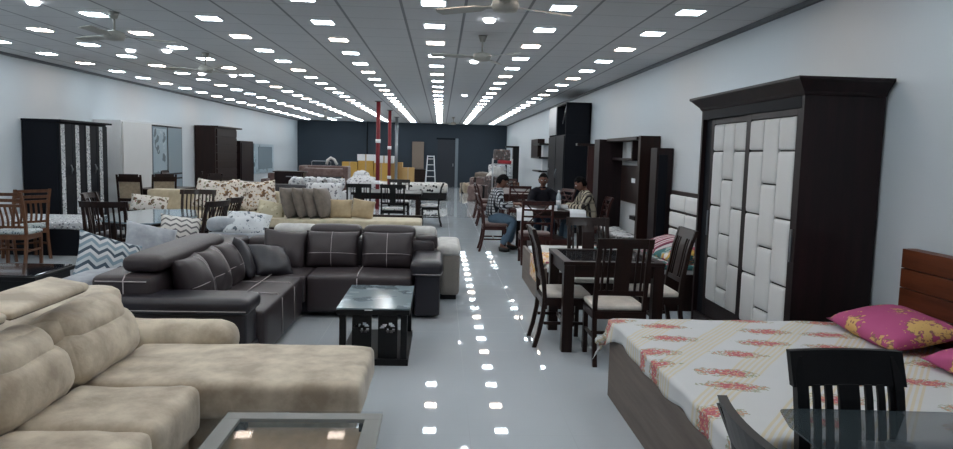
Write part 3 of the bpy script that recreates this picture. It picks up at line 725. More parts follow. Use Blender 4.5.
tube(q, [(-.80, 7.68, z+.003), (-.80, 7.4, z+.009), (-.80, 7.04, z), (-.80, 6.985, z-.04), (-.80, 6.983, .09)], .0048, 5)
W('stitching', q, 'stitch', label='pale contrast stitching')
b = nb(); soft(b, -2.50, -2.06, 5.2, 7.9, .1, .71, .05, 10); W('backrest', b, BL, label='left wing back')
b = nb(); soft(b, -2.06, -.05, 7.72, 8.02, .1, .70, .05, 10); W('backrest', b, BL, label='rear wing back')
q = nb(); tube(q, [(-2.46, 5.197, .67), (-2.25, 5.194, .67), (-2.1, 5.197, .67)], .0048, 5); tube(q, [(-2.26, 5.19, .16), (-2.26, 5.19, .68), (-2.26, 5.23, .715), (-2.26, 5.3, .716)], .0048, 5); W('stitching', q, 'stitch')
b = nb(); soft(b, -2.32, -2.02, 5.28, 6.85, .715, .845, .062, 12, .01, Mx=None); W('headrest', b, BL, label='long rolled headrest of the left wing')
for x0, x1 in ((-1.40, -.845), (-.83, -.26)): b = nb(); soft(b, x0, x1, 7.74, 7.98, .70, .84, .065, 10, .008); W('headrest', b, BL)
b = nb(); soft(b, -.26, -.02, 7.76, 7.98, .60, .745, .03, 8); W('headrest_block', b, BL)
# arms: padded top over a straight face
b = nb(); soft(b, -2.44, -1.37, 5.10, 5.42, .04, .50, .03, 8); soft(b, -2.46, -1.34, 5.06, 5.46, .45, .575, .055, 12, .006); W('arm', b, 'blackleather', label='near arm with padded top')
b = nb(); soft(b, -.235, .015, 7.0, 7.74, .03, .50, .03, 8); soft(b, -.28, .045, 6.9, 7.76, .44, .59, .065, 12, .01); W('arm', b, 'blackleather', label='right arm with padded top')
q = nb(); tube(q, [(-2.42, 5.062, .49), (-1.9, 5.056, .49), (-1.36, 5.062, .49)], .004, 5); tube(q, [(-.25, 6.91, .465), (-.1, 6.893, .465), (.03, 6.91, .465)], .004, 5); W('piping', q, 'stitch', label='pale piping under the arm pads')
G = 'loose cushions of the dark brown sofa'
cross = [('v', .12), ('h', -.15)]
for y, l in ((5.68, 'nearest stitched brown cushion on the left wing of the dark sofa'), (6.12, 'middle stitched brown cushion on the left wing of the dark sofa'), (6.55, 'farthest stitched brown cushion on the left wing, beside the plain ones')):
    throw('cushion', l, 'cushion', .45, .44, .27, (-1.92, y, .585), (PI/2-.0, .0, PI/2), BL, G, .09, .1, cross, y).rotation_euler = (PI/2-.35, 0, PI/2)
throw('cushion', 'dark upright plain cushion leaning in the inner left corner of the dark sofa', 'cushion', .44, .42, .16, (-1.84, 6.80, .60), (PI/2-.35, .2, PI/2+.2), 'blackleather', G, .06, .25, None, 3)
throw('cushion', 'shiny plain cushion lying tilted in the corner of the dark sofa', 'cushion', .44, .40, .16, (-1.66, 7.10, .545), (.75, .15, .75), 'blackleather', G, .06, .25, None, 4)
throw('cushion', 'plain brown square cushion standing on its corner behind the tilted one', 'cushion', .46, .42, .16, (-1.62, 7.55, .60), (PI/2-.35, .1, .15), BL, G, .07, .15, None, 5)
throw('cushion', 'left stitched brown cushion on the rear wing of the dark sofa', 'cushion', .56, .40, .22, (-1.13, 7.60, .60), (PI/2-.28, 0, 0), BL, G, .05, .1, [('v', 0), ('h', -.25)], 6)
throw('cushion', 'right stitched brown cushion on the rear wing, beside the arm', 'cushion', .56, .40, .22, (-.55, 7.60, .60), (PI/2-.28, 0, 0), BL, G, .05, .1, [('v', 0), ('h', -.25)], 7)
# ---- coffee table in front of it
t = thing('coffee_table', 'black coffee table with glass top and lower shelf in front of the dark brown sofa', 'coffee table', (-.5, 5.95, 0))
X0, X1, Y0, Y1 = -.775, -.215, 5.42, 6.38
b = nb(); bx(b, X0, X1, Y0, Y1, .40, .44, .003); W('top', b, 'black'); b = nb(); bx(b, X0, X1, Y0, Y1, .441, .452, .002)
W('glass_top', b, spots('etched_glass_top', '7b8a90', [('5d6c73', 3, .3), ('8e9ca2', 5, .25)], rough=.10), label='etched glass top')
b = nb(); bx(b, X0+.01, X1-.01, Y0+.01, Y1-.01, .0, .05, .003); W('base_shelf', b, 'black')
b = nb(); bx(b, -.56, -.50, Y0-.003, Y0+.02, .435, .442); W('label_sticker', b, 'paper')
for x in (X0+.02, X1-.07):
    for y in (Y0+.02, Y1-.07): b = nb(); bx(b, x, x+.05, y, y+.05, .05, .40, .003); W('leg', b, 'black')
def cut_panel(x0, x1, y, z0, z1, holes):
    """panel with leaf-shaped openings: grid with cells removed"""
    b = nb(); nx, nz = 22, 30
    def hole(x, z):
        return any(((x-cx)*math.cos(a)+(z-cz)*math.sin(a))**2/l**2+(-(x-cx)*math.sin(a)+(z-cz)*math.cos(a))**2/h**2 < 1 for cx, cz, l, h, a in holes)
    V_ = {}
    def vt(i, k):
        if (i, k) not in V_: V_[i, k] = b.verts.new((x0+(x1-x0)*i/nx, y, z0+(z1-z0)*k/nz))
        return V_[i, k]
    for i in range(nx):
        for k in range(nz):
            if not hole(x0+(x1-x0)*(i+.5)/nx, z0+(z1-z0)*(k+.5)/nz): b.faces.new((vt(i, k), vt(i+1, k), vt(i+1, k+1), vt(i, k+1)))
    return b
for cx in (-.585, -.385):
    hs = [(cx-.035, .30, .03, .014, .5), (cx+.03, .31, .028, .014, -.4), (cx, .265, .012, .02, 0), (cx+.035, .265, .022, .011, .6)]
    q = cut_panel(cx-.075, cx+.075, Y0+.05, .05, .40, hs); o = W('carved_panel', q, 'black'); m_ = o.modifiers.new('s', 'SOLIDIFY'); m_.thickness = .018; m_.offset = -1
# ---- light grey sofa standing back to back behind the brown one
t = thing('sectional_sofa', 'light grey sofa standing back to back behind the dark brown leather sofa', 'sofa', (-1.8, 8.2, 0))
b = nb(); soft(b, -2.62, -.0, 8.03, 8.85, .06, .4, .04, 8); soft(b, -3.35, -2.56, 5.3, 8.03, .06, .42, .04, 8); W('base', b, 'greyfab')
b = nb(); soft(b, -2.60, -.0, 8.04, 8.34, .35, .68, .05, 10); W('backrest', b, 'palefab'); b = nb(); soft(b, -2.80, -2.56, 5.3, 8.1, .35, .66, .05, 10); W('backrest', b, 'greyfab')
for x0, x1 in ((-1.86, -1.38), (-.36, -.03)): b = nb(); soft(b, x0, x1, 8.05, 8.28, .66, .81, .07, 10); W('headrest', b, 'palefab', label='white rolled headrest')
b = nb(); soft(b, -2.62, -2.25, 8.1, 8.4, .70, .86, .07, 10); W('headrest', b, 'greyfab')
b = nb(); soft(b, -2.6, -1.9, 8.02, 8.5, .40, .70, .05, 8); W('corner_block', b, 'greyfab')
b = nb(); soft(b, .0, .235, 7.95, 8.9, .05, .54, .05, 10, wr=.004); ar = W('arm', b, 'texgrey', label='textured grey arm with pale top'); b = nb(); soft(b, -.03, .245, 7.92, 8.93, .50, .61, .05, 10, .012); W('arm_pad', b, 'palefab')
b = nb(); bx(b, .02, .2, 8.0, 8.85, .0, .06); W('foot', b, 'black')
throw('cushion', 'white and blue-grey patterned cushion on the corner of the light grey sofa', 'cushion', .50, .36, .2, (-2.18, 8.22, .78), (.75, .1, .1), 'bluethrow', None, .05, .3, None, 11)
throw('cushion', 'chevron cushion with blue-grey zigzags behind the near end of the brown sofa', 'cushion', .52, .42, .2, (-2.70, 5.95, .70), (PI/2-.5, .35, .75), 'chev', 'printed cushions on the grey sofa', .07, .2, None, 12)
throw('cushion', 'plain pale blue cushion between the two zigzag cushions', 'cushion', .46, .38, .18, (-2.68, 6.75, .74), (PI/2-.5, .25, .6), 'greyfab', 'printed cushions on the grey sofa', .06, .3, None, 14)
throw('cushion', 'small wavy striped cushion under the glass dining table, farthest of the printed ones', 'cushion', .40, .34, .16, (-2.66, 7.45, .78), (PI/2-.45, .15, .4), 'stripew', 'printed cushions on the grey sofa', .08, .2, None, 15)
# ---- cream divan with cushions
t = thing('divan', 'long cream divan with dark wood frame behind the dark brown sofa', 'divan', (-1.5, 12, 0))
b = nb(); bx(b, -2.95, -.33, 11.62, 12.35, .12, .40, .01); W('frame', b, 'dark'); b = nb(); bx(b, -2.9, -.3, 12.36, 12.42, .1, .56, .01); W('back_rail', b, 'dark')
b = nb(); soft(b, -2.95, -.30, 11.58, 12.34, .38, .53, .04, 10); W('mattress', b, 'mattress')
for x in (-2.85, -.45):
    for y in (11.7, 12.25): b = nb(); bx(b, x, x+.07, y, y+.07, 0, .14); W('leg', b, 'dark')
for i, (x, y, l) in enumerate([(-2.44, 11.85, 'taupe cushion in front of the leaning row on the cream divan'), (-2.25, 11.88, 'second taupe cushion of the leaning row'), (-2.09, 11.92, 'third taupe cushion of the leaning row'), (-1.92, 11.95, 'rearmost taupe cushion of the leaning row')]):
    throw('cushion', l, 'cushion', .52, .52, .2, (x, y, .77), (PI/2-.30, .05, 1.3), 'taupe', 'taupe cushions on the cream divan', .04, .1, None, i)
throw('cushion', 'left gold cushion on the cream divan', 'cushion', .38, .33, .14, (-1.64, 11.95, .68), (PI/2-.3, 0, 0), 'gold', 'gold cushions', .05)
throw('cushion', 'right gold cushion on the cream divan, leaning slightly', 'cushion', .38, .33, .14, (-1.28, 11.95, .68), (PI/2-.3, .15, 0), 'gold', 'gold cushions', .05)
throw('cushion', 'pale yellow flowered cushion left of the taupe row', 'cushion', .46, .34, .2, (-2.76, 11.85, .63), (PI/2-.6, .2, .1), 'floralc', None, .04)
# ---- sofa with printed cushions farther back
t = thing('sofa', 'light beige sofa under a row of leaf-printed cushions, middle left', 'sofa', (-3.9, 13.6, 0))
b = nb(); soft(b, -5.6, -3.1, 13.1, 14.1, .0, .44, .05, 8); W('seat', b, 'mattress'); b = nb(); soft(b, -5.6, -3.1, 13.95, 14.25, .1, .82, .05, 8); W('backrest', b, 'mattress')
b = nb(); soft(b, -3.2, -2.95, 13.1, 14.2, .0, .6, .06, 8); W('arm', b, 'brown')
b = nb(); soft(b, -3.95, -3.0, 12.6, 13.2, .08, .50, .06, 8); W('ottoman_end', b, 'mattress')
for i, (x, y, mt, l) in enumerate([(-4.36, 13.75, 'floralw', 'leftmost of the row'), (-4.02, 13.68, 'floralb', 'second from the left'), (-3.68, 13.72, 'floralw', 'third from the left'), (-3.36, 13.66, 'floralb', 'rightmost of the row'), (-5.15, 13.0, 'floralw', 'lying apart farthest left')]):
    throw('cushion', 'flower and leaf printed cushion on the far beige sofa, '+l, 'cushion', .56 if i < 4 else .62, .56 if i < 4 else .30, .2, (x, y-.05, .76 if i < 4 else .62), (PI/2-.3, .12*(-1)**i, .1*i-.2), mt, 'leaf printed cushions', .04, .2, None, i)
# ================================================================ LEFT: TABLES AND CHAIRS
t = thing('coffee_table', 'low black-glass table at the left edge behind the beige sofa', 'table', (-4.3, 6.9, 0))
b = nb(); bx(b, -5.0, -3.63, 6.56, 7.28, .40, .438, .004); W('top', b, 'black'); b = nb(); bx(b, -4.98, -3.65, 6.58, 7.26, .439, .45, .002); W('glass_top', b, 'blackglass')
b = nb(); bx(b, -4.97, -3.66, 6.60, 7.24, .24, .40, .003); W('apron', b, 'black')
for x in (-4.95, -3.73):
    for y in (6.62, 7.17): b = nb(); bx(b, x, x+.06, y, y+.06, 0, .24); W('leg', b, 'black')
gb = 'brown carved-look wooden chairs at the left'
cb = place(chair('wooden_chair', 'brown wooden chair with railed back and printed seat, cut off by the left edge', gb, 'brown', 'seatprint', 'bars3', 1.0, .48, .44, .45), -5.65, 9.81, .05)
put(cb, (-5.89, 10.43, 0), .9, 'brown wooden chair seen at an angle in front of the black bed')
t = thing('glass_dining_table', 'glass dining table with cut corners between black slat chairs, left of centre', 'dining table', (-3.7, 9.3, 0))
poly = [(-3.50, 8.30), (-3.30, 8.32), (-3.10, 9.30), (-3.42, 10.2), (-3.62, 10.32), (-4.05, 10.15), (-4.25, 9.6), (-4.05, 8.6)]
b = nb(); prism(b, poly, .745, .76); W('tabletop', b, plain('frosted_pale_glass', '7f929c', .06, .7, coat=.6, var=.03))
b = nb(); prism(b, [(x*.85-.555, (y-9.3)*.85+9.3) for x, y in poly], .69, .72); W('under_frame', b, 'dark')
b = nb(); prism(b, [(x*.8-.74, (y-9.3)*.8+9.3) for x, y in poly], .40, .43); W('lower_shelf', b, 'dark')
for x, y in ((-3.45, 8.6), (-3.3, 9.4), (-3.6, 10.0), (-3.98, 8.9)): b = nb(); bx(b, x-.035, x+.035, y-.035, y+.035, 0, .745); W('leg', b, 'dark')
gc = 'dark slat-back chairs around the glass dining table'
c2 = place(chair('dining_chair', 'dark slat-back chair with its back to the camera, left of the glass dining table', gc, 'dark', 'blackleather', 'curved', 1.0, .48, .44), -3.86, 8.62, .12)
for x, y, r, l in [(-4.35, 9.75, -PI/2+.1, 'dark slat-back chair at the left side of the glass dining table'), (-2.98, 8.95, PI/2-.25, 'nearer of the two dark chairs right of the glass dining table'),
                   (-2.98, 9.60, PI/2-.1, 'farther of the two dark chairs right of the glass dining table'), (-3.62, 10.72, PI+.1, 'dark slat-back chair at the far end of the glass dining table')]:
    put(c2, (x, y, 0), r, l)
gp = 'dark dining chairs with beige panel backs'
cp = place(chair('dining_chair', 'dark dining chair with arched back and beige panel, beside the striped wardrobe', gp, 'dark', 'linen', 'panel', 1.08, .46), -5.98, 14.3, .1)
for x, y, r, l in [(-5.60, 14.75, .5, 'dark chair with tall beige panel back in front of the mirrored wardrobe'), (-5.62, 16.3, PI/2+.3, 'dark beige-panelled chair half hidden beside the mirror'), (-5.05, 15.6, PI/2-.4, 'dark beige-panelled chair right of the mirror, partly hidden'), (-6.02, 16.75, -PI/2, 'dark beige-panelled chair close to the white sliding door')]:
    put(cp, (x, y, 0), r, l)
t = thing('dining_table', 'dark dining table between the beige-panelled chairs at the far left', 'dining table', (-5.7, 15.4, 0))
b = nb(); bx(b, -6.15, -5.35, 14.75, 16.0, .72, .77, .004); W('tabletop', b, 'dark'); b = nb(); bx(b, -6.05, -5.45, 14.85, 15.9, .63, .72); W('apron', b, 'dark')
for x in (-6.1, -5.47):
    for y in (14.8, 15.88): b = nb(); bx(b, x, x+.07, y, y+.07, 0, .72); W('leg', b, 'dark')
# black bed in front of the striped wardrobe
t = thing('bed', 'black bed with grey speckled bedding in front of the striped black wardrobe', 'bed', (-6, 11.4, 0))
b = nb(); bx(b, -6.85, -5.17, 10.72, 11.95, .0, .40, .006); W('frame', b, 'navy'); b = nb(); soft(b, -6.83, -5.2, 10.70, 11.93, .38, .50, .04, 8, .01, wr=.01); W('mattress', b, 'speckle', label='grey speckled mattress')
b = nb(); soft(b, -5.10, -4.92, 10.8, 11.25, 0, .34, .02, 6); tag(obj('storage_box', b, 'white'), 'small white box standing on the floor beside the black bed', 'box')
# ================================================================ LEFT WALL WARDROBES
t = thing('wardrobe', 'black four-door wardrobe with white speckled vertical stripes, left wall', 'wardrobe', (-6.6, 13.0, 0))
b = nb(); bx(b, -6.88, -6.32, 12.2, 13.95, 0, 2.0, .003); W('body', b, 'navy'); b = nb(); bx(b, -6.88, -6.24, 12.18, 14.02, 2.0, 2.035, .003); W('top_board', b, 'navy')
for k in range(4):
    y0 = 12.22+k*.43; b = nb(); bx(b, -6.32, -6.295, y0, y0+.42, .06, 1.97, .002); d_ = W('door', b, 'navy')
    q = nb(); bx(q, -6.296, -6.29, y0+(.05 if k % 2 == 0 else .10), y0+.17 if k % 2 == 0 else y0+.22, .08, 1.96); obj('decor_strip', q, 'speckle', d_, world=True, label='white speckled strip')
    if k in (0, 2):
        q = nb()
        for s in (-1, 1): tube(q, [(-6.28, y0+.33, 1.12+.0*s), (-6.255, y0+.33+s*.02, 1.2), (-6.28, y0+.33, 1.28)], .010, 6)
        obj('handle', q, 'chrome', d_, world=True, label='pale metal handle')
t = thing('sliding_wardrobe', 'white and mirrored sliding wardrobe in a black frame on the left wall', 'wardrobe', (-6.6, 16.3, 0))
b = nb(); bx(b, -6.88, -6.34, 14.62, 17.95, 0, 2.13, .003); W('body', b, 'white'); b = nb(); bx(b, -6.33, -6.30, 14.64, 16.05, .05, 2.10, .002); W('door', b, M['quilt'], label='plain white sliding door')
b = nb(); bx(b, -6.34, -6.315, 16.07, 17.92, .05, 2.10); d_ = W('door', b, 'navy', label='mirrored door in a black frame')
q = nb()
for y0, y1 in ((16.11, 16.95), (17.02, 17.88)):
    for z0, z1 in ((.1, .86), (.90, .97), (1.01, 2.06)): bx(q, -6.317, -6.308, y0, y1, z0, z1)
obj('mirror', q, 'mirror', d_, world=True, label='mirror panels')
q = nb(); bx(q, -6.309, -6.305, 16.15, 16.9, 1.05, 2.02); obj('etched_motif', q, 'etched', d_, world=True, label='etched flower mirror')
t = thing('wardrobe', 'dark brown wardrobe with slatted front on the left wall', 'wardrobe', (-6.6, 21.5, 0))
b = nb(); bx(b, -6.88, -6.32, 20.5, 22.6, 0, 2.2, .003); W('body', b, 'dark'); b = nb(); bx(b, -6.88, -6.22, 20.48, 22.9, 2.2, 2.24); W('top_board', b, 'dark')
b = nb()
for k in range(9): bx(b, -6.32, -6.29, 20.6, 22.55, .15+k*.225, .15+k*.225+.2, .002)
W('slatted_doors', b, 'dark'); 
t = thing('cupboard', 'lower dark cupboard attached beyond the brown wardrobe', 'cupboard', (-6.6, 23.6, 0))
b = nb(); bx(b, -6.88, -6.30, 22.95, 24.5, 0, 1.86, .004); W('body', b, 'wenge'); b = nb(); bx(b, -6.29, -6.27, 23.0, 24.45, .1, 1.8); W('door', b, 'wenge')
t = thing('wall_mirror', 'etched wall mirror with patterned frame far down the left wall', 'mirror', (-6.8, 28.3, 1.2))
b = nb(); bx(b, -6.88, -6.84, 26.8, 29.8, .7, 1.8); W('frame', b, 'etched'); b = nb(); bx(b, -6.84, -6.83, 27.3, 29.5, .85, 1.7); W('mirror', b, 'mirror')
t = thing('chest_of_drawers', 'dark chest of drawers with a silver handle, centre left', 'chest of drawers', (-4.35, 21.3, 0))
b = nb(); bx(b, -4.8, -3.98, 21.0, 21.5, .0, .97, .005); W('body', b, 'dark'); b = nb(); bx(b, -4.84, -3.94, 20.96, 21.54, .97, 1.0, .003); W('top', b, 'dark')
for z in (.08, .38, .68): b = nb(); bx(b, -4.76, -4.02, 20.975, 21.0, z, z+.27, .003); d_ = W('drawer', b, 'wenge'); 
q = nb(); bx(q, -4.46, -4.3, 20.955, 20.975, .84, .865); obj('handle', q, 'metal', d_, world=True)
# ================================================================ MIDDLE AND BACK OF THE HALL
t = thing('dining_table', 'dark dining table in the middle distance behind the cream divan', 'dining table', (-1.2, 16.1, 0))
b = nb(); bx(b, -1.9, -.40, 15.4, 16.9, .71, .76, .005); W('tabletop', b, 'black'); b = nb(); bx(b, -1.8, -.5, 15.5, 16.8, .62, .71); W('apron', b, 'dark')
for x in (-1.85, -.53):
    for y in (15.45, 16.77): b = nb(); bx(b, x, x+.08, y, y+.08, 0, .71); W('leg', b, 'dark')
gd = 'dark chairs around the far middle dining table'
ck = place(chair('dining_chair', 'dark chair with its back to the camera in front of the far middle table', gd, 'black', 'whitefold', 'splat', .97, .5), -.98, 15.05, 0)
for x, y, r, l in [(-.22, 16.2, PI/2, 'dark chair at the right end of the far middle table, by the aisle'), (-1.7, 15.05, .1, 'dark chair left of the one with its back to the camera, far middle table'), (-1.0, 17.3, PI, 'dark chair on the far side of the far middle table'), (-2.3, 16.1, -PI/2, 'dark chair at the left end of the far middle table')]:
    put(ck, (x, y, 0), r, l)
t = thing('bed', 'far bed under a black and white spotted blanket beside the aisle', 'bed', (-1.2, 25, 0))
b = nb(); bx(b, -2.8, .22, 24.75, 26.7, .04, .26); W('base', b, 'black'); b = nb(); soft(b, -2.8, .25, 24.72, 26.7, .25, .54, .08, 8, .02, wr=.03); W('mattress', b, 'leopard', label='black and white spotted blanket')
for i, (x, y, w_, h_, l) in enumerate([(-2.35, 22.0, 1.0, .7, 'big white patterned bundle left of the far spotted bed'), (-2.75, 25.2, .6, .5, 'white bundle at the left end of the far spotted bed')]):
    throw('bedding_bundle', l, 'bedding', w_, h_, .45, (x, y, .66 if i == 0 else .74), (.15, 0, .2), 'whitefold', 'bundles of bedding', .02, .3, None, i)
t = thing('low_sofa', 'white-covered low sofa bench in front of the red columns', 'sofa', (-2.0, 22, 0)); b = nb(); soft(b, -3.0, -.9, 21.6, 22.5, .02, .42, .05, 8); W('seat', b, 'whitefold'); b = nb(); soft(b, -2.9, -1.0, 22.4, 22.6, .1, .6, .05, 6); W('backrest', b, 'palefab')
t = thing('armchair', 'armchair with white arched print cover between divan and far middle table', 'armchair', (-2.35, 14.4, 0))
b = nb(); soft(b, -2.6, -2.1, 14.0, 14.7, .05, .45, .06, 8); W('seat', b, 'navy'); b = nb(); pil(b, .72, .75, .25, 14, .02, T((-2.35, 14.6, .62)) @ Rx(PI/2-.15)); W('backrest', b, 'whitefold')
for x in (-2.72, -2.1): b = nb(); soft(b, x, x+.12, 14.0, 14.7, .05, .62, .05, 6); W('arm', b, 'leopard')
t = thing('low_cabinet', 'low dark cabinet draped with folded white cloths behind the taupe cushions', 'cabinet', (-3.4, 19, 0)); b = nb(); bx(b, -4.0, -2.7, 18.7, 19.4, 0, .62, .01); W('body', b, 'dark')
for i in range(4):
    b = nb(); soft(b, -.16, .16, -.3, .2, 0, .28, .06, 8, .02, wr=.06, seed=i*3); solo('folded_cloth', b, 'whitefold', 'folded white printed cloth on the low dark cabinet, %s from the left' % ordn[i], 'cloth', (-3.75+.33*i, 18.95, .62), (0, 0, .2*i), 'folded cloths on the low cabinet')
for i, (x, y, z0, w_, l) in enumerate([(-4.25, 26.3, 0, 1.7, 'dusty pink sofa at the bottom of the stack near the back wall'), (-4.2, 26.35, .62, 1.55, 'dusty pink sofa turned on top of the stack near the back wall'), (-5.9, 27.5, 0, 1.4, 'dusty pink sofa left of the stacked ones, near the left wall')]):
    t = thing('sofa', l, 'sofa', (x, y, z0), 0, 'dusty pink sofas')
    b = nb(); soft(b, -w_/2, w_/2, -.4, .4, .06, .36, .05, 6); obj('seat', b, 'pinkfab', t); b = nb(); soft(b, -w_/2, w_/2, .25, .45, .1, (.72 if i else .60) if z0 == 0 else .45, .05, 6); obj('backrest', b, 'pinkfab', t)
    for s in (-1, 1): b = nb(); soft(b, s*w_/2-.1, s*w_/2+.1, -.4, .45, .0, (.62 if i == 0 else .52) if z0 == 0 else .45, .05, 6); obj('arm', b, 'pinkfab', t)
b = nb(); tube(b, [(-.35, 0, 0), (-.35, 0, .12), (-.3, 0, .16), (.3, 0, .16), (.35, 0, .12), (.35, 0, 0)], .02, 6); solo('metal_frame', b, 'chrome', 'small bent grey frame on top of the stacked pink sofas', 'frame', (-4.4, 26.7, 1.07))
b = nb(); tube(b, [(-.2, 0, 0), (-.17, 0, .16), (-.05, 0, .25), (.08, 0, .18), (.18, 0, 0)], .05, 8); solo('curved_cushion', b, 'palefab', 'white curved roll lying on top of the stacked pink sofas', 'cushion', (-4.0, 26.7, 1.11))
k = 0
for (x, y, z, w_, h, mt, kind) in [(-3.75, 30, 0, .62, 1.18, 'cardy', 'yellow'), (-3.1, 30.1, 0, .62, 1.24, 'cardy', 'yellow'), (-2.45, 30, 0, .62, 1.16, 'cardy', 'yellow'), (-1.85, 30.3, 0, .5, 1.2, 'card', 'brown'), (-3.1, 30.1, 1.24, .7, .26, 'white', 'white'), (-2.35, 30.05, 1.16, .8, .30, 'white', 'white'), (-2.6, 29.9, 0, .5, 1.0, 'card', 'brown')]:
    if k == 6: x = -1.35; 
    t = thing('carton', '%s carton standing among the boxes by the red columns, %s of them from the left' % (kind, ordn[k]) if z == 0 else '%s flat box lying on top of the yellow cartons%s' % (kind, ', left one' if k == 4 else ', right one'), 'box', (x, y, z), 0, 'cartons at the back')
    b = nb(); bx(b, -w_/2, w_/2, -.25, .25, 0, h, .008); obj('body', b, mt, t); b = nb(); bx(b, -.03, .03, -.253, .253, .0, h+.002); obj('tape', b, 'gold', t); k += 1
solo('board', bx(nb(), -.28, .28, -.02, .02, 0, 1.3, .004), plain('brown_board', '7d6f63', .7), 'light brown board leaning against the back wall left of the door', 'board', (-1.12, 34.85, .85), (-.06, 0, 0))
solo('low_cabinet', bx(nb(), -.5, .5, -.3, .3, 0, .84, .006), 'dark', 'dark low cabinet under the brown board at the back wall', 'cabinet', (-1.2, 34.5, 0))
t = thing('step_ladder', 'white folding step ladder left of the dark back door', 'ladder', (-.48, 33.6, 0))
for s in (-1, 1):
    b = nb(); tube(b, [(s*.25, -.3, 0), (s*.15, 0, 1.5)], .02, 6); obj('rail', b, 'white', t); b = nb(); tube(b, [(s*.22, .3, 0), (s*.14, 0, 1.45)], .014, 6); obj('rear_leg', b, 'white', t)
for i in range(5): b = nb(); z = .25+.27*i; bx(b, -.24+.02*i, .24-.02*i, -.3+.2*z-.04, -.3+.2*z+.04, z, z+.03); obj('step', b, 'white', t)
b = nb(); bx(b, -.17, .17, -.06, .06, 1.45, 1.49, .01); obj('top_tray', b, 'white', t)
def goods(x, y, z, w_, h, mt, lab, seed):
    t = thing('goods_bundle', lab, 'goods', (x, y, z), .3*seed, 'heaped goods near the far right corner')
    b = nb(); soft(b, -w_/2, w_/2, -.3, .3, 0, h, .06, 7, .03, wr=.08, seed=seed); obj('wrapping', b, mt, t)
    b = nb(); bx(b, -w_/2-.01, w_/2+.01, -.04, .04, -.0, h+.02); obj('strap', b, 'black', t)
adj = ['beige', 'grey', 'rusty', 'pale', 'dark', 'brown', 'white', 'dusty', 'faded', 'mixed']
mts = ['linen', 'greyfab', 'pinkfab', 'palefab', 'clutter', 'brown', 'whitefold', 'pinkfab', 'taupe', 'clutter']
pos = [(1.15, 30, .55, .4), (1.75, 29.5, .7, .6), (1.5, 27.0, .7, .75), (2.2, 28.5, .8, .9), (1.9, 26, .5, .8), (2.45, 25.5, .6, .7), (2.5, 30.5, .9, 1.2), (1.3, 24.8, .5, .55), (1.95, 31.5, .8, .8), (2.65, 23.5, .5, .6)]
for i, (x, y, w_, h) in enumerate(pos): goods(x, y, 0, w_, h, mts[i], '%s wrapped bundle heaped near the far right corner, %s' % (adj[i], ['by the aisle', 'behind the rusty one', 'low and wide', 'tall and wide', 'beside the display rack', 'right of the rack', 'tallest and farthest', 'lowest and nearest the aisle', 'at the back wall side', 'nearest the right wall'][i]), i+1)
t = thing('display_rack', 'tall display rack with red box and goods near the far right corner', 'rack', (2.1, 24.3, 0))
for x in (1.75, 2.4):
    for y in (24.1, 24.5): b = nb(); tube(b, [(x, y, 0), (x, y, 1.5)], .015, 6); W('post', b, 'metal')
for z in (.4, .9, 1.3): b = nb(); bx(b, 1.73, 2.42, 24.08, 24.52, z, z+.03); W('shelf_board', b, 'metal')
for i, (x, z, w_, h, mt, l) in enumerate([(2.15, 1.33, .45, .12, 'plastic_red', 'red box on the display rack'), (2.05, 1.45, .55, .35, 'clutter', 'mottled grey box on top of the red box'), (1.95, .93, .35, .3, 'palefab', 'pale box on the middle board of the rack'), (2.1, .43, .5, .35, 'clutter', 'mixed goods box on the lowest board of the rack')]):
    b = nb(); soft(b, -w_/2, w_/2, -.18, .18, 0, h, .03, 6, wr=.02, seed=i); solo('goods_box', b, mt, l, 'box', (x, 24.3, z))
# red-brown set beyond the men
gr = 'red-brown lattice-back chairs'
cr = place(chair('lattice_chair', 'red-brown lattice-back chair with its back to the camera at the table of the three men', gr, 'red', 'pinkfab', 'ladder', .97, .48), 1.46, 10.85, 0)
for x, y, r, l in [(.93, 12.25, -PI/2, 'red-brown chair on which the man in the checked shirt sits'), (2.59, 12.05, PI/2, 'red-brown chair on which the man in the striped shirt sits'), (1.90, 13.1, PI, 'chair behind the table under the man in black'),
                   (1.10, 16.6, -PI/2, 'red-brown chair by the aisle behind the man in the checked shirt'), (1.75, 15.9, 0, 'red-brown chair behind the table of the men, back to the camera'), (1.12, 18.5, -PI/2, 'far red-brown chair standing by the aisle'), (2.4, 14.6, 2.0, 'red-brown chair near the tall black wardrobe'), (1.9, 19.9, PI, 'red-brown chair at the far end of the second red-brown table')]:
    put(cr, (x, y, 0), r, l)
def table(x0, x1, y0, y1, lab, m_='red', th=.76, mt2='dark'):
    t = thing('dining_table', lab, 'dining table', ((x0+x1)/2, (y0+y1)/2, 0)); k = lambda n, b, m: obj(n, b, m, t, world=True)
    b = nb(); bx(b, x0, x1, y0, y1, th-.04, th, .004); k('tabletop', b, m_); b = nb(); bx(b, x0+.08, x1-.08, y0+.08, y1-.08, th-.12, th-.04); k('apron', b, m_)
    for x in (x0+.05, x1-.12):
        for y in (y0+.05, y1-.12): b = nb(); bx(b, x, x+.07, y, y+.07, 0, th-.04); k('leg', b, m_)
    return t
tm = table(1.30, 2.38, 11.45, 12.65, 'dark red-brown dining table at which three men are sitting', 'dark'); t = tm
b = nb(); bx(b, 1.5, 2.2, 11.6, 12.4, .0, .28, .01); W('pedestal', b, 'red')
table(1.35, 2.3, 16.2, 19.2, 'long red-brown table beyond the three men', 'red')
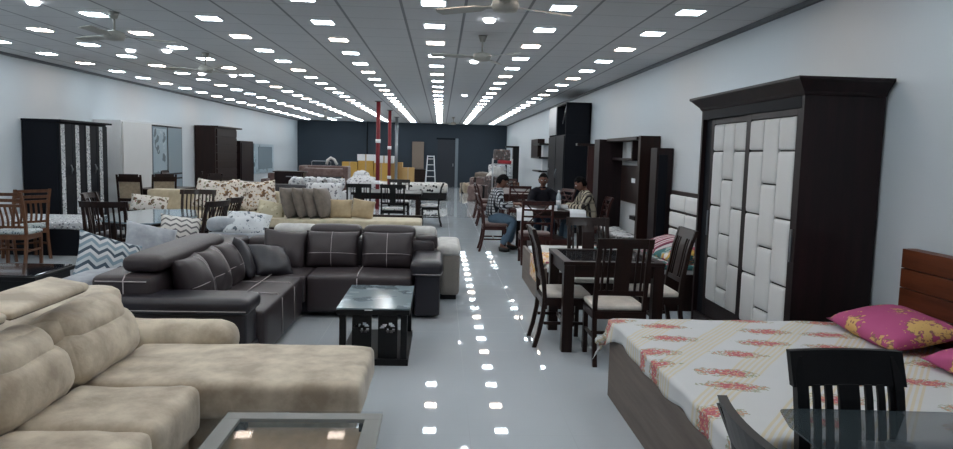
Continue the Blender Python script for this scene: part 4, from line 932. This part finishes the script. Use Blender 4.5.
# things on the men's table
t = thing('water_bottle', 'clear plastic water bottle standing on the table of the three men', 'bottle', (1.98, 11.9, .76))
b = nb(); lathe(b, [(0, 0), (.04, .005), (.042, .05), (.038, .1), (.042, .15), (.04, .22), (.018, .27), (.015, .29), (0, .29)], 14); obj('bottle', b, glass('bottle_plastic', 'b9c6cf', .1, .75), t)
b = nb(); lathe(b, [(0, .285), (.019, .285), (.019, .315), (0, .315)], 12); obj('cap', b, 'white', t)
b = nb(); lathe(b, [(.0431, .08), (.0431, .15)], 14); obj('label', b, 'white', t)
for i, (x, y, a, w_, h, l) in enumerate([(1.45, 11.75, .2, .22, .30, 'white papers lying in front of the man in the checked shirt'), (1.75, 11.6, -.1, .3, .2, 'open white sheet in the middle of the table of the men'), (2.0, 12.2, .4, .2, .28, 'sheet of paper in front of the man in black'), (2.2, 11.75, .1, .21, .3, 'white papers in front of the man in the striped shirt')]):
    b = nb(); bx(b, -w_/2, w_/2, -h/2, h/2, 0, .008); bx(b, -w_/2+.03, w_/2+.01, -h/2-.02, h/2-.03, .008, .012); solo('paper_sheets', b, 'paper', l, 'papers', (x, y, .76), (0, 0, a), 'papers on the table of the men')
for x, y, l in [(1.86, 11.72, 'white box lying left of the water bottle'), (2.1, 11.95, 'small white packet right of the water bottle')]:
    b = nb(); bx(b, -.06, .06, -.05, .05, 0, .06, .008); solo('small_packet', b, 'white', l, 'packet', (x, y, .772), (0, 0, .2))
for x, l in ((1.36, 'white sheet hanging over the near table edge by the man in the checked shirt'), (2.22, 'white sheet hanging over the near table edge by the man in the striped shirt')):
    b = nb(); sweep_x(b, [(.14, .774), (.0, .775), (-.03, .770), (-.06, .73), (-.09, .60), (-.095, .60), (-.066, .735), (-.034, .776), (.0, .781), (.14, .780)], -.13, .13)
    solo('paper_sheets', b, 'paper', l, 'papers', (x, 11.47, 0), (0, 0, 0), 'papers on the table of the men')
# ================================================================ PEOPLE
def evalmesh(ob):
    bpy.context.view_layer.update(); dg = bpy.context.evaluated_depsgraph_get()
    me = bpy.data.meshes.new_from_object(ob.evaluated_get(dg)); m0 = ob.data
    bpy.data.objects.remove(ob); bpy.data.meshes.remove(m0); return me
def skinned(chains, subs=1):
    """chains: dict name -> (co, rx, ry); edges between names"""
    pts, edges = chains; names = list(pts); me = bpy.data.meshes.new('tmp')
    me.from_pydata([pts[n][0] for n in names], [(names.index(a), names.index(b_)) for a, b_ in edges], [])
    o = bpy.data.objects.new('tmp', me); COL.objects.link(o); o.modifiers.new('s', 'SKIN')
    for i, n in enumerate(names):
        sv = me.skin_vertices[0].data[i]; sv.radius = pts[n][1:3]; sv.use_root = (i == 0)
    s = o.modifiers.new('u', 'SUBSURF'); s.levels = subs; s.render_levels = subs
    return evalmesh(o)
def remesh(me, vox, sm=3):
    o = bpy.data.objects.new('tmp', me); COL.objects.link(o)
    r = o.modifiers.new('r', 'REMESH'); r.mode = 'VOXEL'; r.voxel_size = vox
    s = o.modifiers.new('m', 'SMOOTH'); s.factor = .5; s.iterations = sm
    m2 = evalmesh(o)
    b = nb(); b.from_mesh(m2); b.verts.ensure_lookup_table(); seen = set(); isl = []
    for v in b.verts:
        if v.index in seen: continue
        st = [v]; seen.add(v.index); g = []
        while st:
            u = st.pop(); g.append(u)
            for e in u.link_edges:
                q = e.other_vert(u)
                if q.index not in seen: seen.add(q.index); st.append(q)
        isl.append(g)
    isl.sort(key=len); bmesh.ops.delete(b, geom=[v for g in isl[:-1] for v in g], context='VERTS'); b.to_mesh(m2); b.free()
    for p in m2.polygons: p.use_smooth = True
    return m2
def add_hand(bm, wrist, fdir, pdown, side, curl=.5, sc=1.0):
    """palm, four unequal fingers with bends and a thumb from the side of the palm"""
    f = Vector(fdir).normalized(); n = Vector(pdown).normalized(); n = (n-f*n.dot(f)).normalized(); s = f.cross(n)*side
    W0 = Vector(wrist)
    Mx = Matrix(((s.x, f.x, n.x, W0.x), (s.y, f.y, n.y, W0.y), (s.z, f.z, n.z, W0.z), (0, 0, 0, 1)))
    soft(bm, -.040*sc, .040*sc, -.01, .09*sc, -.014, .014, .013, 6, Mx=Mx)
    for x, L in ((-.031, .070), (-.0105, .082), (.0105, .078), (.030, .060)):
        p = Vector((x, .085, 0)); pts = [Vector((x, .06, 0)), p.copy()]; a = .15
        for q in (.45, .3, .25):
            a += curl*.75; p = p+Vector((0, math.cos(a), math.sin(a)))*L*q; pts.append(p.copy())
        tube(bm, [Mx @ (q*sc) for q in pts], [.009, .0095, .009, .0085, .0075], 8)
    pts = [Vector((-.030, .022, .004)), Vector((-.056, .045, .012)), Vector((-.064, .072, .02)), Vector((-.060, .095, .026))]
    tube(bm, [Mx @ (q*sc) for q in pts], [.013, .0115, .010, .008], 8)
def head_bm(bm, c, yaw, pitch):
    R = T(c) @ Rz(yaw) @ Rx(pitch); r = bmesh.ops.create_icosphere(bm, subdivisions=4, radius=1)
    for v in r['verts']:
        x, y, z = v.co; k = 1-.30*max(0, -z)**1.5*(1 if y < .3 else .75); q = Vector((x*.074*k, y*.094*(1-.12*max(0, -z)), z*.118))
        if y > 0: q.y += .008*math.exp(-((x/.25)**2+((z+.75)/.22)**2))                       # chin
        if y > 0: q.y -= .010*(math.exp(-(((x-.38)/.2)**2+((z-.06)/.14)**2))+math.exp(-(((x+.38)/.2)**2+((z-.06)/.14)**2)))   # sockets
        if y > 0: q.y += .006*math.exp(-((x/.7)**2+((z-.26)/.1)**2)) + .006*math.exp(-((x/.3)**2+((z+.48)/.10)**2))
        v.co = q
    bmesh.ops.transform(bm, matrix=R, verts=r['verts'])
    tube(bm, [R @ Vector(p) for p in ((0, .088, .022), (0, .101, .0), (0, .112, -.022), (0, .092, -.034))], [.007, .010, .014, .009], 8)
    for s in (-1, 1):
        tube(bm, [R @ Vector((s*.013, .094, -.028)), R @ Vector((s*.004, .104, -.027))], .008, 6)
        tube(bm, [R @ Vector(p) for p in ((s*.073, -.004, -.03), (s*.081, -.012, -.01), (s*.085, -.014, .012), (s*.078, -.004, .026))], [.006, .011, .012, .006], 8)   # ears
    return R
def person(label, loc, rz, J, shirt, trousers, head_yaw=0, head_pitch=-.3, sleeve='long', curl=.5, fringe=0):
    t = thing('person', label, 'person', loc, rz)
    P = dict(J)
    pts = {'pelvis': (P['pelvis'], .135, .11), 'waist': (P['waist'], .125, .10), 'chest': (P['chest'], .165, .125), 'upper': (P['upper'], .13, .095), 'neck': (P['neck'], .052, .055), 'nape': (P['nape'], .05, .052)}
    E_ = [('pelvis', 'waist'), ('waist', 'chest'), ('chest', 'upper'), ('upper', 'neck'), ('neck', 'nape')]
    for s, k in ((-1, 'L'), (1, 'R')):
        for n, r in (('sh', .072), ('el', .050), ('wr', .030)): pts[n+k] = (P[n+k], r, r)
        for n, r in (('hip', .095), ('kn', .060), ('an', .040), ('toe', .034)): pts[n+k] = (P[n+k], r, r)
        E_ += [('upper', 'sh'+k), ('sh'+k, 'el'+k), ('el'+k, 'wr'+k), ('pelvis', 'hip'+k), ('hip'+k, 'kn'+k), ('kn'+k, 'an'+k), ('an'+k, 'toe'+k)]
    bm = nb()
    def limbs(q, chains, vox):
        bb = nb()
        for ch in chains:
            # two skinned lengths per chain keep every joint unbranched; the voxel pass welds them
            bb.from_mesh(skinned(({n: q[n] for n in ch}, list(zip(ch, ch[1:]))), 2))
        mm = bpy.data.meshes.new('tmp'); bb.to_mesh(mm); bb.free(); return remesh(mm, vox, 2)
    CH = [['pelvis', 'waist', 'chest', 'upper', 'neck', 'nape']]+[['upper', 'sh'+k, 'el'+k, 'wr'+k] for k in 'LR']+[['pelvis', 'hip'+k, 'kn'+k, 'an'+k, 'toe'+k] for k in 'LR']
    thin = {n: ((v[0], v[1]-.014, v[2]-.014) if n in ('pelvis', 'waist', 'chest', 'upper', 'shL', 'shR') else v) for n, v in pts.items()}
    bm.from_mesh(limbs(thin, CH, .008))
    for s, k in ((-1, 'L'), (1, 'R')):
        d = Vector(P['wr'+k])-Vector(P['el'+k]); d.z *= .2
        add_hand(bm, P['wr'+k], d + Vector((-s*.05, .03, 0)), (0, 0, -1), -s, curl)
    HR = head_bm(bm, Vector(P['head']), head_yaw, head_pitch)
    me = bpy.data.meshes.new('raw'); bm.to_mesh(me); bm.free(); me = remesh(me, .0065, 2); me.name = 'body'; me.materials.append(M['skin'])
    o = bpy.data.objects.new('body', me); COL.objects.link(o); o.parent = t
    # clothes follow the same joints, a little wider
    def cloth(names, edges, grow, name, mt, over=None, vox=.010):
        q = {n: (over.get(n, pts[n][0]) if over else pts[n][0], pts[n][1]+grow, pts[n][2]+grow) for n in names}
        m_ = limbs(q, edges, vox)
        bmx = nb(); bmx.from_mesh(m_)
        for v in bmx.verts: v.co += v.normal*(.006*noise.noise(v.co*11)+.003*noise.noise(v.co*27))
        m_ = bpy.data.meshes.new(name); bmx.to_mesh(m_); bmx.free(); m_.materials.append(M[mt])
        for p in m_.polygons: p.use_smooth = True
        oo = bpy.data.objects.new(name, m_); COL.objects.link(oo); oo.parent = t; return oo
    wr = {}
    for k in 'LR':
        f = .93 if sleeve == 'long' else .12
        wr['wr'+k] = Vector(P['el'+k]).lerp(Vector(P['wr'+k]), f)
    wr['neck'] = Vector(P['upper']).lerp(Vector(P['neck']), .72)
    nm = ['chest', 'waist', 'pelvis', 'upper', 'neck', 'shL', 'elL', 'wrL', 'shR', 'elR', 'wrR']
    cloth(nm, [['pelvis', 'waist', 'chest', 'upper', 'neck'], ['upper', 'shL', 'elL', 'wrL'], ['upper', 'shR', 'elR', 'wrR']], .020, 'shirt', shirt, wr)
    an = {'an'+k: Vector(P['kn'+k]).lerp(Vector(P['an'+k]), .94) for k in 'LR'}
    cloth(['pelvis', 'hipL', 'knL', 'anL', 'hipR', 'knR', 'anR'], [['pelvis', 'hipL', 'knL', 'anL'], ['pelvis', 'hipR', 'knR', 'anR']], .022, 'trousers', trousers, an)
    b = nb()   # collar
    tube(b, [Vector(P['neck'])+Vector((.066*math.cos(a), .062*math.sin(a), -.012)) for a in [PI*2*i/14 for i in range(15)]], .014, 6, False); obj('collar', b, shirt, t)
    for k in 'LR':
        a, c = Vector(P['an'+k]), Vector(P['toe'+k]); b = nb()
        tube(b, [a+Vector((0, -.035, -.035)), a+Vector((0, 0, -.03)), a.lerp(c, .6)+Vector((0, 0, -.02)), c+Vector((0, .02, -.008))], [.036, .047, .044, .03], 10); obj('shoe', b, 'shoe', t)
    # hair cap, brows, eyes, mouth
    b = nb(); r = bmesh.ops.create_icosphere(b, subdivisions=4, radius=1)
    for v in r['verts']:
        x, y, z = v.co; k = 1+.05*noise.noise(v.co*6)
        v.co = Vector((x*.084*k, y*.103*k-.006, z*.126*k+.006))
    kill = [v for v in b.verts if (v.co.y > .045 and v.co.z < .066-fringe) or (v.co.y > -.02 and v.co.z < .03 and abs(v.co.x) < 2) or v.co.z < -.06]
    bmesh.ops.delete(b, geom=kill, context='VERTS'); bmesh.ops.transform(b, matrix=HR, verts=b.verts); h = obj('hair', b, 'hair', t); q = h.modifiers.new('s', 'SOLIDIFY'); q.thickness = .012; q.offset = -.4
    for s in (-1, 1):
        b = nb(); bmesh.ops.create_icosphere(b, subdivisions=2, radius=.0125, matrix=HR @ T((s*.029, .078, .008))); e = obj('eye', b, 'white', t)
        b = nb(); bmesh.ops.create_icosphere(b, subdivisions=2, radius=.0065, matrix=HR @ T((s*.029, .0865, .007))); obj('pupil', b, 'black', e)
        b = nb(); tube(b, [HR @ Vector(p) for p in ((s*.012, .093, .026), (s*.03, .090, .032), (s*.047, .078, .027))], [.003, .004, .002], 6); obj('eyebrow', b, 'hair', t)
    b = nb(); tube(b, [HR @ Vector(p) for p in ((-.022, .082, -.057), (0, .092, -.055), (.022, .082, -.057))], [.002, .005, .002], 6); obj('mouth', b, plain('lips', '6a3d36', .5), t)
    return t
def pose(lean=.12, hands=((-.10, .50, .80), (.12, .48, .80)), legs=((-.12, .42, .50), (.12, .44, .50)), feet=((-.12, .36, .08), (.13, .48, .08)), hip=.545, headfwd=.05, elb=((-.25, .22, .78), (.25, .22, .78)), drop=0):
    z = hip; J = {'pelvis': (0, -.02, z), 'waist': (0, -.02+lean*.25, z+.17), 'chest': (0, lean*.6, z+.33), 'upper': (0, lean*.95, z+.46), 'neck': (0, lean*1.2, z+.535), 'nape': (0, lean*1.35+headfwd*.3, z+.58),
         'head': (0, lean*1.5+headfwd, z+.655-drop)}
    for i, k in enumerate('LR'):
        s = -1 if k == 'L' else 1
        J['sh'+k] = (s*.175, lean*.95, z+.44); J['el'+k] = elb[i]; J['wr'+k] = hands[i]; J['hip'+k] = (s*.09, .05, z-.0)
        J['kn'+k] = legs[i]; J['an'+k] = feet[i]; J['toe'+k] = (feet[i][0]*1.1, feet[i][1]+.13, .045)
    return J
person('seated man in a black and white checked shirt, left of the table, looking down', (.90, 12.25, 0), -PI/2, pose(.08, headfwd=.04, drop=.02, hands=((-.08, .40, .815), (.20, .36, .815)), elb=((-.26, .20, .74), (.27, .12, .76)), legs=((-.10, .40, .52), (.16, .38, .52)), feet=((-.06, .30, .085), (.22, .14, .085))), 'checkbw', 'jeansp', .0, -.45, 'long', .5, .012)
person('seated man in a black shirt behind the table, facing the camera', (1.86, 13.05, 0), PI, pose(.06, headfwd=.02, hands=((-.14, .36, .80), (.14, .38, .80))), 'blackshirt', 'jeans', -.1, -.12, 'long', .4)
person('seated man in a beige striped plaid shirt, right of the table, writing with head lowered', (2.55, 12.05, 0), PI/2, pose(.09, headfwd=.05, drop=.02, hands=((-.10, .42, .815), (.16, .44, .815)), legs=((-.14, .40, .52), (.12, .42, .52)), feet=((-.14, .40, .085), (.14, .46, .085))), 'plaid', 'jeansp', -.1, -.42, 'long', .6)

# dark seats under the far brown wardrobe
for i, (x, y, l) in enumerate([(-5.5, 18.6, 'dark low sofa in front of the brown slatted wardrobe'), (-4.1, 17.6, 'dark low sofa behind the printed cushions')]):
    t = thing('low_sofa', l, 'sofa', (x, y, 0), 0, 'dark low sofas')
    b = nb(); soft(b, -.8, .8, -.4, .4, .06, .42, .05, 6); obj('seat', b, 'blackleather', t); b = nb(); soft(b, -.8, .8, .25, .45, .1, .78, .06, 6); obj('backrest', b, 'blackleather', t)
    for q in (-1, 1): b = nb(); soft(b, q*.8-.1, q*.8+.1, -.4, .45, .0, .6, .05, 6); obj('arm', b, 'blackleather', t)
